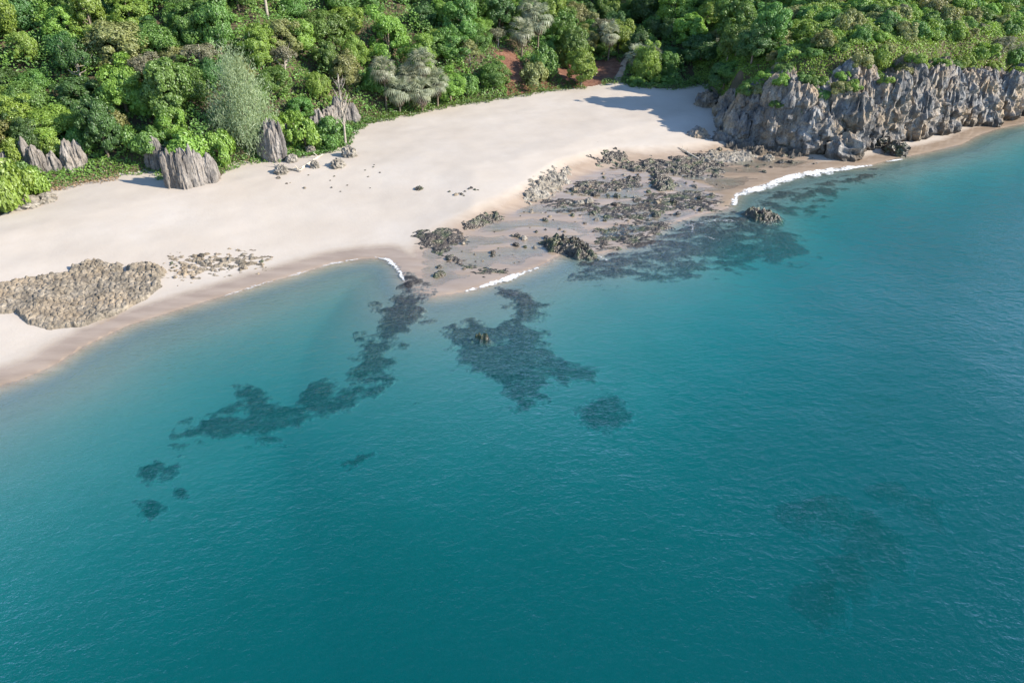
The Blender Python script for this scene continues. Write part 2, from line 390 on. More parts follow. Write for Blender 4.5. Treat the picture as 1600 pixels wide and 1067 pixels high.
def tube(pts, rad, n=6):
    pts = np.asarray(pts, float); rad = np.asarray(rad, float); V = []
    for i in range(len(pts)):
        d = pts[min(i + 1, len(pts) - 1)] - pts[max(i - 1, 0)]; d /= np.linalg.norm(d) + 1e-9
        a = np.cross(d, (0.3, 0.9, 0.2) if abs(d[2]) > 0.8 else (0, 0, 1)); a /= np.linalg.norm(a) + 1e-9; b = np.cross(d, a)
        th = np.arange(n) * 2 * math.pi / n
        V.append(pts[i] + rad[i] * (np.cos(th)[:, None] * a + np.sin(th)[:, None] * b))
    V = np.concatenate(V); F = []
    for i in range(len(pts) - 1):
        for j in range(n):
            k = (j + 1) % n; F.append((i * n + j, i * n + k, (i + 1) * n + k, (i + 1) * n + j))
    return V, np.array(F)

# ------------------------------------------------------------------ ground: seabed, beach and hillside are one continuous sheet
xs = np.r_[np.arange(-420, -130, 10), np.arange(-130, 140, 0.6), np.arange(140, 430, 10)]
ys = np.r_[np.arange(-150, 14, 6), np.arange(14, 60, 0.8), np.arange(60, 175, 0.5), np.arange(175, 250, 1.2), np.arange(250, 420, 10)]
GX, GY = np.meshgrid(xs, ys)
GZ, GDS, GDV, GFL = terrain(GX, GY, True)
wet = np.clip(1.0 - sstep(0.8, 5.5, GDS), 0, 1) * (GDS > -3) + 0
wet = np.where(GDS <= 0, 1.0 - sstep(1.0, 6.0, -GDS), wet)
FL2 = sstep(-3, 3, sdist(GX, GY, FLAT))
wet = np.maximum(wet, FL2 * 0.95)
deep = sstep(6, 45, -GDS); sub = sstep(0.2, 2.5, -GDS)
red = np.zeros(GX.shape)
for rb in REDBANK: red = np.maximum(red, sstep(-2.5, 1.0, sdist(GX, GY, rb)))
V = np.stack([GX, GY, GZ], -1).reshape(-1, 3); F = grid_faces(len(xs), len(ys))
fds = GDS.ravel()[F].mean(1); fdv = GDV.ravel()[F].mean(1)
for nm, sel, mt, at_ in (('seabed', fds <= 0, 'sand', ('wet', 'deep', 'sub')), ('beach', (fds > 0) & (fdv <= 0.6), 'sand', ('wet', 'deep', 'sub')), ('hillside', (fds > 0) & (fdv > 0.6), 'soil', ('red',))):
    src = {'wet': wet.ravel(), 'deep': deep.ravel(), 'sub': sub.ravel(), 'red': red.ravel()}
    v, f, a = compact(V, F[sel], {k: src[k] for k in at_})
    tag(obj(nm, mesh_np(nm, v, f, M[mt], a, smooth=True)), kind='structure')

# ------------------------------------------------------------------ sea: a closed body of water, its floor is the seabed
def box_mesh(name, x0, x1, y0, y1, z0, z1, mat):
    V = [(x, y, z) for z in (z0, z1) for y in (y0, y1) for x in (x0, x1)]
    F = [(0, 2, 3, 1), (4, 5, 7, 6), (0, 1, 5, 4), (2, 6, 7, 3), (0, 4, 6, 2), (1, 3, 7, 5)]
    return mesh_np(name, V, F, mat)
tag(obj('sea', box_mesh('sea', -415, 425, -145, 415, -14, 0, M['water'])), kind='structure')

# ------------------------------------------------------------------ rock ledges and reefs: relief rising out of the sand
def patch(name, poly, mat, amp=0.5, res=0.22, fade=1.6, ragged=0.9, freq=0.45, thr=0.0, style='ridge', ang=0.0, aniso=1.6, seed=0, spike=1.0):
    """poly in photo pixels, laid on the ground where it stands; relief grows inwards from a ragged outline"""
    P = [tuple(at(*p)[:2]) for p in poly]
    A = np.array(P); x0, y0 = A.min(0) - 2; x1, y1 = A.max(0) + 2
    X, Y = np.meshgrid(np.arange(x0, x1, res), np.arange(y0, y1, res))
    sd = sdist(X, Y, P)
    ca, sa = math.cos(ang), math.sin(ang)
    U, Wv = (X * ca + Y * sa), (-X * sa + Y * ca) * aniso
    n1 = fbm(U * freq, Wv * freq, seed + 0.3, 5) + (0.34 if mat == 'reef' else 0.55) * fbm(X * 1.3, Y * 1.7, seed + 7.7, 3) * min(1.0, ragged)
    m = np.clip(sd / fade, -1.5, 1.0) * 0.8 + n1 * ragged - thr
    base = terrain(X, Y)
    if style == 'cobble':
        f1, f2, idd = worley((X * 0.9 + Y * 0.4) / 0.62 + 0.35 * n1, (Y * 0.9 - X * 0.4) / 0.85 + 0.3 * n1, seed)
        rel = (np.clip((f2 - f1) * 2.6, 0, 1) * (0.35 + 0.65 * idd) * 0.25 + 0.10 * fbm(X * 1.6, Y * 1.6, seed, 2)) * spike + 0.2 * fbm(X * 0.3, Y * 0.3, seed, 3)
        z = base + np.clip(m, -0.4, 0.5) * amp + np.where(m > 0, rel * np.minimum(m * 3, 1), 0)
    else:
        rel = ridged(U * 0.9, Wv * 0.9, seed, 3)
        fine = fbm(X * 1.25, Y * 1.9, seed, 4) * (0.7 + 1.6 * np.clip(fbm(X * 0.3, Y * 0.45, seed + 2, 2), -0.35, 0.7))
        g = np.clip(m, -0.3, 1.0)
        z = base + amp * g * (0.45 + (0.8 if amp < 1.5 else 0.15) * np.clip(rel, 0, 1)) + np.where(m > 0, (0.35 if mat == 'reef' else 1.0) * spike * min(amp, 1.0) * 0.5 * np.minimum(m * 4, 1) * fine, 0)
    V = np.stack([X, Y, z], -1).reshape(-1, 3); F = grid_faces(X.shape[1], X.shape[0])
    keep = (m.ravel()[F].max(1) > -0.02)
    v, f, a = compact(V, F[keep], {'cover': np.clip(m, -0.2, 1).ravel()})
    return mesh_np(name, v, f, M[mat], a, smooth=(mat == 'reef'))
def blob(c, rx, ry, n=14):
    return [(c[0] + rx * math.cos(2 * math.pi * i / n), c[1] + ry * math.sin(2 * math.pi * i / n)) for i in range(n)]

REEFS = [
  ('reef', 'submerged_reef', [(636, 428), (652, 440), (662, 470), (664, 500), (640, 515), (624, 540), (606, 560), (612, 590), (590, 612), (562, 622), (560, 642), (500, 658), (460, 668), (425, 690), (400, 684), (330, 688), (290, 694), (265, 688), (305, 660), (330, 645), (368, 640), (380, 603), (420, 625), (450, 635), (490, 598), (545, 606), (552, 580), (556, 530), (600, 516), (586, 478), (622, 470), (628, 440)],
   dict(amp=0.22, res=0.2, fade=1.5, ragged=1.0, freq=0.5, thr=-0.15), 'long winding chain of dark submerged reef running out from the sand point'),
  ('reef', 'submerged_reef', [(668, 505), (720, 513), (736, 498), (772, 509), (803, 500), (794, 480), (780, 455), (806, 452), (852, 473), (848, 495), (824, 506), (850, 520), (870, 560), (912, 572), (948, 578), (932, 602), (890, 602), (862, 590), (852, 628), (812, 636), (780, 607), (750, 587), (715, 572), (704, 545), (714, 528)],
   dict(amp=0.26, res=0.2, fade=1.2, ragged=1.0, freq=0.45, thr=-0.22), 'broad dark submerged reef with arms curling around a pale sand pocket'),
  ('reef', 'submerged_reef', blob((944, 648), 36, 23), dict(amp=0.2, res=0.2, fade=1.4, ragged=0.4, thr=-0.4), 'small round dark reef patch offshore of the broad central reef'),
  ('reef', 'submerged_reef', [(216, 770), (224, 730), (245, 718), (278, 730), (270, 742), (245, 745), (234, 770), (248, 785), (258, 800), (240, 812), (224, 800)],
   dict(amp=0.1, res=0.2, fade=0.9, ragged=1.1, thr=-0.08), 'faint curved reef ring in the lower left shallows'),
  ('reef', 'submerged_reef', blob((287, 774), 20, 13), dict(amp=0.1, res=0.2, fade=0.8, ragged=1.0, thr=0.15), 'little dark reef speck right of the faint curved ring'),
  ('reef', 'submerged_reef', [(498, 738), (520, 722), (560, 716), (584, 704), (588, 714), (555, 728), (530, 742)],
   dict(amp=0.1, res=0.2, fade=0.7, ragged=1.1, thr=0.15), 'thin faint reef streak below the long winding reef chain'),
  ('reef', 'submerged_reef', [(1235, 815), (1275, 790), (1312, 792), (1345, 825), (1345, 842), (1300, 838), (1262, 832)], dict(amp=4.6, res=0.3, fade=1.5, ragged=0.22, thr=-0.5), 'dark deep reef patch in lower right water, leftmost of the upper three'),
  ('reef', 'submerged_reef', [(1330, 838), (1352, 815), (1385, 845), (1418, 872), (1405, 900), (1370, 886), (1345, 864)], dict(amp=4.6, res=0.3, fade=1.5, ragged=0.22, thr=-0.5), 'long slanting dark deep reef patch in the lower right water'),
  ('reef', 'submerged_reef', [(1305, 880), (1330, 880), (1358, 915), (1352, 940), (1322, 925)], dict(amp=4.6, res=0.3, fade=1.5, ragged=0.22, thr=-0.5), 'dark deep reef patch just below the long slanting one'),
  ('reef', 'submerged_reef', blob((1294, 950), 20, 26), dict(amp=4.6, res=0.3, fade=1.5, ragged=0.22, thr=-0.5), 'lowest of the dark deep reef patches at lower right'),
  ('reef', 'submerged_reef', [(1360, 762), (1400, 765), (1470, 800), (1465, 825), (1420, 800), (1375, 782)], dict(amp=3.6, res=0.3, fade=2.0, ragged=0.5, thr=-0.25), 'faint highest and rightmost dark reef patch at lower right'),
  ('reef', 'submerged_reef', [(900, 415), (930, 405), (980, 392), (1030, 365), (1080, 345), (1150, 335), (1200, 350), (1250, 370), (1275, 398), (1230, 412), (1150, 418), (1090, 430), (1040, 446), (985, 432), (960, 442), (905, 440)],
   dict(amp=0.24, res=0.22, fade=2.0, ragged=1.25, freq=0.35, thr=0.0, aniso=2.6, ang=0.25), 'wide dark reef shelf under shallow water beyond the tidal flat'),
  ('reef', 'submerged_reef', [(1165, 310), (1215, 300), (1290, 282), (1370, 265), (1390, 275), (1330, 292), (1285, 335), (1240, 345), (1190, 330)],
   dict(amp=0.2, res=0.25, fade=1.5, ragged=1.3, freq=0.3, thr=0.3, aniso=2.4, ang=0.3), 'streaky dark reef just outside the long foam line'),
  ('ledge', 'rock_ledge', [(-40, 450), (30, 438), (75, 432), (110, 428), (150, 432), (250, 425), (252, 448), (225, 470), (170, 498), (120, 512), (75, 516), (40, 505), (25, 488), (-40, 495)],
   dict(amp=0.6, res=0.11, fade=0.5, ragged=0.55, thr=-0.08, style='cobble', spike=1.0), 'broad cobbled brown rock ledge on the sand at far left'),
  ('ledge', 'rock_ledge', [(98, 436), (120, 415), (150, 410), (190, 414), (192, 430), (150, 432)], dict(amp=0.9, res=0.13, fade=0.8, ragged=0.5, style='cobble', spike=1.4), 'raised rough rock behind the broad cobbled ledge'),
  ('ledge', 'rock_ledge', [(200, 420), (225, 410), (252, 416), (262, 432), (240, 440), (208, 434)], dict(amp=0.9, res=0.13, fade=0.8, ragged=0.5, style='cobble', spike=1.4), 'small rough rock hump at right end of the cobbled ledge'),
  ('ledge', 'rock_ledge', [(268, 404), (290, 394), (330, 402), (380, 396), (420, 406), (412, 420), (350, 426), (310, 432), (275, 436), (262, 424)],
   dict(amp=0.3, res=0.14, fade=1.6, ragged=1.5, freq=0.9, thr=0.42, aniso=2.0), 'sparse low rock scatter on dry sand right of the cobbled ledge'),
  ('tide', 'tidal_rock_ledge', [(648, 366), (680, 358), (722, 360), (735, 376), (705, 388), (690, 402), (672, 392), (655, 382)], dict(amp=0.26, res=0.13, fade=0.9, ragged=0.9, freq=0.8, thr=0.08), 'greenish low rock wedge at left end of the tidal flat'),
  ('tide', 'tidal_rock_ledge', [(690, 402), (705, 398), (745, 418), (790, 422), (800, 432), (745, 428), (706, 412)], dict(amp=0.22, res=0.13, fade=0.7, ragged=1.2, freq=1.0, thr=0.25, aniso=2), 'thin line of small rocks across the wet sand point'),
  ('tide', 'tidal_rock_ledge', [(722, 350), (745, 338), (780, 332), (786, 342), (750, 354), (728, 362)], dict(amp=0.45, res=0.13, fade=0.6, ragged=0.9, freq=1.0, thr=0.1), 'narrow rock strip along the dry sand edge of the flat'),
  ('pale', 'coral_rock_ledge', [(816, 312), (830, 285), (858, 268), (888, 262), (888, 285), (868, 305), (838, 318)], dict(amp=0.55, res=0.13, fade=1.2, ragged=0.9, freq=0.9, thr=0.05, spike=1.2), 'pale whitish spiky coral rock heap at the dry edge of the flat'),
  ('tide', 'tidal_rock_ledge', [(885, 300), (900, 284), (950, 284), (1000, 275), (1010, 290), (950, 304), (905, 306)], dict(amp=0.28, res=0.13, fade=0.9, ragged=1.2, freq=0.6, thr=0.25, aniso=1.8), 'dark rock band beside the pale coral heap'),
  ('tide', 'tidal_rock_ledge', [(926, 248), (945, 234), (968, 236), (990, 248), (1040, 250), (1100, 240), (1135, 258), (1130, 276), (1080, 278), (1030, 270), (985, 268), (950, 262)],
   dict(amp=0.38, res=0.14, fade=1.0, ragged=1.2, freq=0.5, thr=0.22, aniso=1.8, spike=1.2), 'long mossy jagged rock ridge nearest the dry beach'),
  ('tide', 'tidal_rock_ledge', [(1018, 272), (1050, 280), (1056, 296), (1030, 300), (1016, 290)], dict(amp=0.7, res=0.13, fade=0.8, ragged=0.6, freq=0.9, thr=-0.05), 'compact dark rock hump below the mossy ridge'),
  ('tide', 'tidal_rock_ledge', [(840, 312), (900, 312), (960, 318), (1020, 302), (1090, 296), (1135, 312), (1125, 330), (1060, 330), (1010, 345), (950, 345), (900, 332), (850, 328)],
   dict(amp=0.19, res=0.14, fade=1.2, ragged=1.35, freq=0.45, thr=0.38, aniso=2.4, ang=0.1), 'wide broken rock field across the middle of the tidal flat'),
  ('tide', 'tidal_rock_ledge', [(930, 360), (990, 345), (1045, 345), (1060, 362), (1010, 385), (960, 392), (925, 385)], dict(amp=0.22, res=0.14, fade=1.2, ragged=1.3, freq=0.45, thr=0.35, aniso=2.4), 'wet dark rocks at seaward edge of the flat'),
  ('tide', 'tidal_rock_ledge', [(846, 380), (870, 374), (905, 378), (922, 392), (935, 408), (905, 408), (880, 398), (858, 394)], dict(amp=0.95, res=0.12, fade=0.7, ragged=0.6, freq=1.0, thr=-0.1, spike=1.3), 'dark jagged rock outcrop at the waterline by the sand point'),
  ('tide', 'tidal_rock_ledge', [(1158, 336), (1175, 330), (1200, 338), (1226, 346), (1222, 354), (1195, 354), (1172, 346)], dict(amp=1.1, res=0.13, fade=0.8, ragged=0.4, freq=0.8, thr=-0.2), 'lone low dark rock standing in the water past the foam'),
  ('pale', 'coral_rock_ledge', [(1092, 248), (1112, 236), (1150, 234), (1185, 244), (1170, 254), (1130, 254), (1105, 258)], dict(amp=0.42, res=0.14, fade=0.9, ragged=0.9, freq=0.8, thr=0.05, spike=1.2), 'pale rough coral rock bank near the foot of the cliff'),
  ('cliff', 'rock_ledge', [(1074, 212), (1084, 203), (1104, 205), (1108, 215), (1090, 218)], dict(amp=1.0, res=0.14, fade=0.8, ragged=0.5, freq=0.8, thr=-0.1), 'lone grey rock on the sand left of the cliff foot'),
  ('cliff', 'rock_ledge', [(1108, 218), (1130, 195), (1170, 205), (1215, 218), (1290, 236), (1260, 246), (1190, 242), (1140, 232)], dict(amp=0.9, res=0.16, fade=1.2, ragged=0.9, freq=0.5, thr=0.05, spike=1.2), 'shaded rubble apron at the foot of the cliff'),
  ('tide', 'tidal_rock_ledge', [(736, 540), (748, 532), (772, 540), (762, 548)], dict(amp=1.3, res=0.13, fade=0.5, ragged=0.3, thr=-0.3), 'pale tipped rocks just breaking the surface over the central reef'),
]
for mat, nm, poly, kw, lab in REEFS:
    o = obj(nm, patch(nm, poly, mat, seed=random.randint(0, 90), **kw))
    tag(o, lab, 'reef' if nm == 'submerged_reef' else 'rock')

# ------------------------------------------------------------------ free boulders
def boulder_mesh(name, mat, seed, sharp=0.45, nu=28, nv=18):
    th = np.linspace(0, 2 * math.pi, nu, endpoint=False); ph = np.linspace(0.02, math.pi - 0.02, nv)
    T, Pp = np.meshgrid(th, ph)
    x, y, z = np.sin(Pp) * np.cos(T), np.sin(Pp) * np.sin(T), np.cos(Pp)
    r = 1 + sharp * ridged(x * 1.3 + seed, y * 1.3, z * 1.3, 3) + 0.35 * fbm(x * 3 + seed, y * 3, z * 3, 3) - 0.1
    V = np.stack([x * r, y * r, np.maximum(z * r, -0.5)], -1).reshape(-1, 3)
    i = np.arange(nv - 1)[:, None] * nu; j = np.arange(nu)[None, :]; k = (j + 1) % nu
    F = np.stack([i + j, i + nu + j, i + nu + k, i + k], -1).reshape(-1, 4)
    return mesh_np(name, V, F, M[mat])
for px, py, w, h, mat, lab in [
    (1316, 244, 22, 26, 'cliff', 'large rough boulder on wet sand before the lit cliff'),
    (1400, 240, 14, 13, 'tide', 'dark low boulder at the water edge below the lit cliff'),
    (1372, 228, 12, 12, 'tide', 'mossy boulder tucked under the lit cliff foot'),
    (1545, 194, 13, 20, 'cliff', 'dark boulder at the water edge below the right cliff'),
    (1518, 190, 13, 22, 'tide', 'dark boulder against the foot of the right cliff'),
    (1200, 250, 8, 6, 'pale', 'pale flat stone lying on wet sand near the cliff'),
    (1103, 165, 14, 16, 'cliff', 'rounded rock at the back corner of the beach by the cliff'),
    (655, 296, 5, 4, 'tide', 'small lone dark stone on the open sand'),
    (770, 396, 4, 4, 'tide', 'small stone casting a shadow on the wet sand point'),
    (808, 370, 5, 4, 'tide', 'upper of two small dark stones on the wet flat'),
    (806, 384, 5, 4, 'tide', 'lower of two small dark stones on the wet flat'),
    (1053, 318, 6, 5, 'tide', 'knobbly stone among the broken rock field'),
    (440, 270, 9, 9, 'pale', 'leftmost pale boulder below the fluted outcrop'),
    (492, 262, 6, 9, 'pale', 'pale pointed boulder beside the driftwood log'),
    (528, 260, 10, 9, 'pale', 'pale boulder right of the driftwood log'),
    (546, 244, 10, 12, 'pale', 'highest pale boulder at the foot of the bare tree'),
    (486, 238, 7, 8, 'pale', 'pale block under the green bush by the fluted outcrop'),
    (456, 252, 8, 8, 'pale', 'pale block at the foot of the fluted outcrop'),
    (40, 322, 16, 11, 'pale', 'low pale rock where the far left bushes meet the sand'),
    (72, 314, 12, 8, 'pale', 'small pale rock beside the far left bushes'),
    (155, 418, 8, 6, 'ledge', 'rough block on top of the cobbled ledge'),
    ]:
    p = at(px, py); s = float(np.linalg.norm(p - np.array([0, 0, CAM_H]))) / FPX
    o = obj('boulder', boulder_mesh('boulder', mat, random.random() * 50), loc=(p[0], p[1], p[2] + h * s * 0.2))
    o.scale = (w * s, w * s * 0.9, h * s * 0.85); o.rotation_euler = (0, 0, random.random() * 6)
    tag(o, lab, 'boulder')

# small stones lying on sand and flat
REG = []          # (object, base label, px): plants and stones whose labels are completed at the end
stone_meshes = [boulder_mesh('stone', m, i * 3.1, 0.4, 10, 7) for i, m in enumerate(['tide', 'tide', 'ledge', 'pale', 'tide'])]
def stones(poly, count, smin, smax, label, group):
    P = np.array([at(*p)[:2] for p in poly]); got = 0
    while got < count:
        x, y = rng.uniform(P[:, 0].min(), P[:, 0].max()), rng.uniform(P[:, 1].min(), P[:, 1].max())
        if not inside(np.array([x]), np.array([y]), [tuple(q) for q in P])[0]: continue
        z = tz(x, y); s = smin + (smax - smin) * rng.random() ** 2.5
        o = obj('stone', stone_meshes[int(rng.integers(5))], loc=(x, y, z + 0.1 * s)); o.scale = (s * 1.2, s, s * 0.8); o.rotation_euler = (0, 0, rng.random() * 6)
        tag(o, label, 'stone', group); got += 1
        if count <= 16: REG.append((o, label, proj(x, y, z)[0]))
stones([(640, 385), (740, 340), (850, 320), (1000, 345), (1040, 350), (900, 375), (800, 420), (700, 445), (650, 440)], 60, 0.10, 0.45, 'small dark stone strewn on the wet sand of the tidal flat', 'small stones on the tidal flat')
stones([(880, 310), (940, 262), (1130, 270), (1150, 290), (1100, 330), (960, 350), (880, 330)], 80, 0.15, 0.6, 'small dark stone among the rock ridges of the tidal flat', 'stones among the tidal rock ridges')
stones([(700, 300), (715, 296), (748, 292), (752, 300), (720, 308)], 12, 0.12, 0.3, 'little dark stone in the short row on open dry sand', 'row of stones on the dry sand')
stones([(560, 240), (600, 260), (590, 300), (420, 300), (430, 280), (540, 262)], 16, 0.10, 0.3, 'little pale stone strewn on sand below the driftwood', 'stones near the driftwood')
stones([(1120, 232), (1280, 240), (1320, 250), (1180, 275), (1130, 262)], 30, 0.12, 0.5, 'small stone on the brown wet sand before the cliff', 'stones before the cliff')
stones([(260, 400), (420, 398), (440, 412), (300, 438), (262, 432)], 30, 0.10, 0.35, 'little brown stone among the sparse rock scatter on dry sand', 'stones in the sparse scatter')

# ------------------------------------------------------------------ limestone: fluted columns
def column(cx, cy, zb, zt, r, seed, nth=40, nz=42, squash=1.0, ang=0.0, lump=0.3, flute=0.46, tip=1.0, undercut=0.0, fl_freq=0.8, flat=7.0):
    th = np.linspace(0, 2 * math.pi, nth, endpoint=False); v = np.linspace(0, 1, nz)
    T, Vv = np.meshgrid(th, v)
    ca, sa = math.cos(ang), math.sin(ang)
    ux, uy = np.cos(T), np.sin(T) * squash
    ox, oy = ux * ca - uy * sa, ux * sa + uy * ca
    z = zb + (zt - zb) * Vv
    x0, y0 = cx + ox * r, cy + oy * r
    fl = ridged(x0 * fl_freq + seed, y0 * fl_freq, z * 0.17, 3)
    lp = fbm(x0 * 0.45 + seed, y0 * 0.45, z * 0.4, 4)
    fine = fbm(x0 * 2.2, y0 * 2.2, z * 1.1 + seed, 3)
    prof = np.power(np.clip(1 - Vv ** flat * 0.97, 0.02, 1), 0.7) * (1.10 - 0.16 * Vv)
    if undercut: prof = prof * (1 - undercut * np.exp(-((z - zb) / 0.9) ** 2))
    k = prof * (1 + flute * (fl - 0.35) + lump * lp + 0.19 * fine)
    k = np.maximum(k, 0.02)
    x, y = cx + ox * r * k, cy + oy * r * k
    zz = z + tip * (0.9 * np.clip(ridged(x * 0.9 + seed, y * 0.9, 3.3, 2), -0.5, 1) + 0.5 * fbm(x * 1.8, y * 1.8, seed, 2)) * sstep(0.55, 1.0, Vv)
    Vt = np.stack([x, y, zz], -1).reshape(-1, 3)
    i = np.arange(nz - 1)[:, None] * nth; j = np.arange(nth)[None, :]; kk = (j + 1) % nth
    F = np.stack([i + j, i + kk, i + nth + kk, i + nth + j], -1).reshape(-1, 4)
    return Vt, F

def walk(pts, step):
    out = []; pts = [np.array(p, float) for p in pts]; carry = 0
    for a, b in zip(pts[:-1], pts[1:]):
        L = np.linalg.norm(b - a); t = carry
        while t < L:
            d = (b - a) / L; out.append((a + d * t, np.array([-d[1], d[0]]))); t += step * random.uniform(0.8, 1.2)
        carry = t - L
    return out
TOPS = [(1100, 150), (1130, 148), (1160, 128), (1190, 112), (1215, 110), (1250, 112), (1290, 104), (1330, 96), (1365, 96), (1395, 84), (1425, 82), (1460, 82), (1500, 92), (1540, 104), (1600, 98), (1750, 98)]
tpx, tpy = zip(*TOPS)
cliff = tag(obj('cliff', None), 'tall grey fluted limestone cliff under green scrub on the right', 'cliff')
cliff['kind'] = 'structure'; del cliff['category']
cl_path = [un(1118, 182, 2.4), un(1140, 208, 2.0)] + [un(*p) for p in [(1200, 222, 1.6), (1250, 229, 1.3), (1290, 232, 1.0), (1335, 232, .8), (1380, 222, .8), (1430, 214, .8), (1470, 203, .9), (1500, 193, .9), (1540, 187, .9), (1600, 172, .9)]] + [(145, 176)]
cols, rows = [], []
for row, (off, step, frac, rr) in enumerate([(1.5, 2.3, (0.40, 0.85), (1.5, 2.4)), (3.4, 2.6, (0.72, 1.0), (2.0, 3.0)), (6.0, 3.0, (0.88, 1.0), (2.4, 3.4)), (8.6, 3.4, (0.92, 1.02), (2.2, 3.0))]):
    for p, nrm in walk(cl_path, step):
        q = p + nrm * (off + random.uniform(-0.8, 0.8))
        base = tz(*p)
        px, _ = proj(q[0], q[1], 8.0)
        topz = z_over(px, float(np.interp(px, tpx, tpy)), q[1])
        jag = 0.92 + 0.1 * math.sin(q[0] * 0.55) if row else 1.0
        zt = base + (topz - base) * random.uniform(*frac) * jag
        r = random.uniform(*rr) * (0.85 if px < 1180 else 1)
        rows.append(row); cols.append((q[0], q[1], min(base, tz(*p)) - 1.0, max(zt, base + 1.5), r, px))
for (x, y, zb, zt, r, px) in cols:
    V, F = column(x, y, zb, zt, r, random.random() * 40, undercut=0.35 if px > 1285 else 0.0, lump=0.45, tip=1.2)
    obj('rock_column', mesh_np('rock_column', V, F, M['cliff']), cliff)

OUT_SPOTS = []
def outcrop(label, path_px, zt_px, r, step, rows=1, mat='spire', vary=0.3, **kw):
    """a free standing fluted outcrop: its columns are its parts"""
    P = [at(*p)[:2] for p in path_px]
    root = tag(obj('limestone_outcrop', None, loc=(0, 0, 0)), label, 'rock')
    for k in range(rows):
        for p, nrm in walk(P, step):
            q = p + nrm * (0.6 * r + k * r * 1.1)
            px, _ = proj(q[0], q[1], 5)
            ty = np.interp(px, [a for a, _ in zt_px], [b for _, b in zt_px])
            b = tz(*p); zt = b + (z_over(px, ty, q[1]) - b) * random.uniform(1 - vary, 1.05) 
            V, F = column(q[0], q[1], b - 0.6, zt, r * random.uniform(0.75, 1.2), random.random() * 40, nth=34, nz=34, flute=0.6, lump=0.35, fl_freq=1.8, tip=0.9, flat=4.5, **kw)
            obj('rock_column', mesh_np('rock_column', V, F, M[mat]), root); OUT_SPOTS.append((q[0], q[1], 0.9)); OUT_SPOTS.append((q[0] * 0.97, q[1] * 0.97, 1.3))
    return root
outcrop('broad fluted grey rock slab standing alone on the sand at left', [(266, 294), (290, 296), (342, 284)], [(255, 236), (290, 232), (318, 236), (345, 226)], 0.55, 0.72, 3, vary=0.42)
outcrop('bluish shaded rock slab left behind the fluted slab', [(233, 262), (254, 264)], [(225, 232), (245, 214), (260, 240)], 0.7, 0.8, 2, vary=0.12)
outcrop('leftmost grey rock spire cut by the frame edge', [(-6, 262), (14, 262)], [(-10, 240), (10, 236), (30, 245)], 0.9, 1.5)
outcrop('tall leaning rock spire second from the left edge', [(44, 262), (58, 268)], [(36, 222), (50, 216), (70, 240)], 0.8, 1.2)
outcrop('narrow grey rock spire between two bushes at left', [(68, 268), (78, 268)], [(58, 230), (70, 230), (90, 244)], 0.75, 1.3)
outcrop('stout grey rock spire third of the left spires', [(88, 268), (104, 266)], [(80, 236), (95, 234), (110, 244)], 1.0, 1.4)
outcrop('rightmost grey rock spire of the left group', [(114, 264), (130, 260)], [(110, 224), (122, 222), (140, 236)], 1.0, 1.5)
outcrop('tall draped fluted outcrop beside the feathery tree', [(408, 246), (428, 254), (446, 250)], [(400, 206), (430, 188), (450, 196), (470, 200)], 0.6, 0.8, 3, vary=0.42)
outcrop('thin rock fins behind the bush by the tall draped outcrop', [(454, 214), (478, 206), (496, 202)], [(450, 196), (470, 188), (500, 184)], 0.7, 1.2, 1)
outcrop('dark rock fins behind the bare tree', [(502, 196), (530, 192), (556, 190)], [(500, 168), (520, 150), (545, 156), (562, 170)], 0.9, 1.5, 1, vary=0.4)

# ------------------------------------------------------------------ foam
def foam(name, line_px, width, seed, solid=1.0):
    """a thin film of foam: dense along its line, thinning out to threads"""
    P = [un(*p) for p in line_px]; A = np.array(P); res = 0.16
    x0, y0 = A.min(0) - width - 1; x1, y1 = A.max(0) + width + 1
    X, Y = np.meshgrid(np.arange(x0, x1, res), np.arange(y0, y1, res))
    d = seg_dist(X, Y, P); ds = sdist(X, Y, LAND, SHORE)
    ends = np.minimum(np.hypot(X - P[0][0], Y - P[0][1]), np.hypot(X - P[-1][0], Y - P[-1][1]))
    wob = fbm(X / 1.6, Y / 1.6, seed, 3)
    wd = width * (0.3 + 0.7 * sstep(0, 5 * width, ends)) * (1.0 + 0.55 * noise(X / 2.2, Y / 2.2, seed))
    q = d / np.maximum(wd, 0.05) + 0.3 * wob
    dens = solid * (1 - sstep(-0.1, 1.0, q)) * (0.6 + 0.4 * sstep(-0.35, 0.25, noise(X / 2.4, Y / 2.4, seed + 3))) * sstep(0.5, 0.0, ds + 0.2 * wob)
    z = np.maximum(terrain(X, Y), 0) + 0.02 + 0.03 * dens
    V = np.stack([X, Y, z], -1).reshape(-1, 3); F = grid_faces(X.shape[1], X.shape[0])
    keep = dens.ravel()[F].max(1) > 0.02
    v, f, a = compact(V, F[keep], {'dens': dens.ravel()})
    return tag(obj(name, mesh_np(name, v, f, M['foam'], a, smooth=True)), kind='stuff')
f1 = foam('wave_foam', [(1148, 320), (1150, 306), (1180, 296), (1230, 279), (1290, 267), (1362, 259)], 2.2, 1)
f1['label'] = 'long white foam line of the breaking wave before the cliff'
foam('wave_foam', [(728, 455), (765, 445), (800, 433), (840, 419)], 1.3, 2)['label'] = 'short white foam line breaking on the sand point'
foam('wave_foam', [(586, 402), (606, 406), (622, 420), (632, 440)], 0.6, 3, 0.8)['label'] = 'thin curved foam edge left of the sand point'
foam('wave_foam', [(350, 463), (400, 447), (460, 430), (520, 412), (560, 405)], 0.5, 4, 0.5)['label'] = 'thin foam edge along the left beach'
foam('wave_foam', [(1385, 253), (1410, 249)], 1.2, 5)['label'] = 'small foam patch below the lit cliff'
foam('wave_foam', [(1075, 352), (1110, 345), (1150, 345)], 4.0, 6, 0.38)['label'] = 'broken foam swirl over the reef shelf'
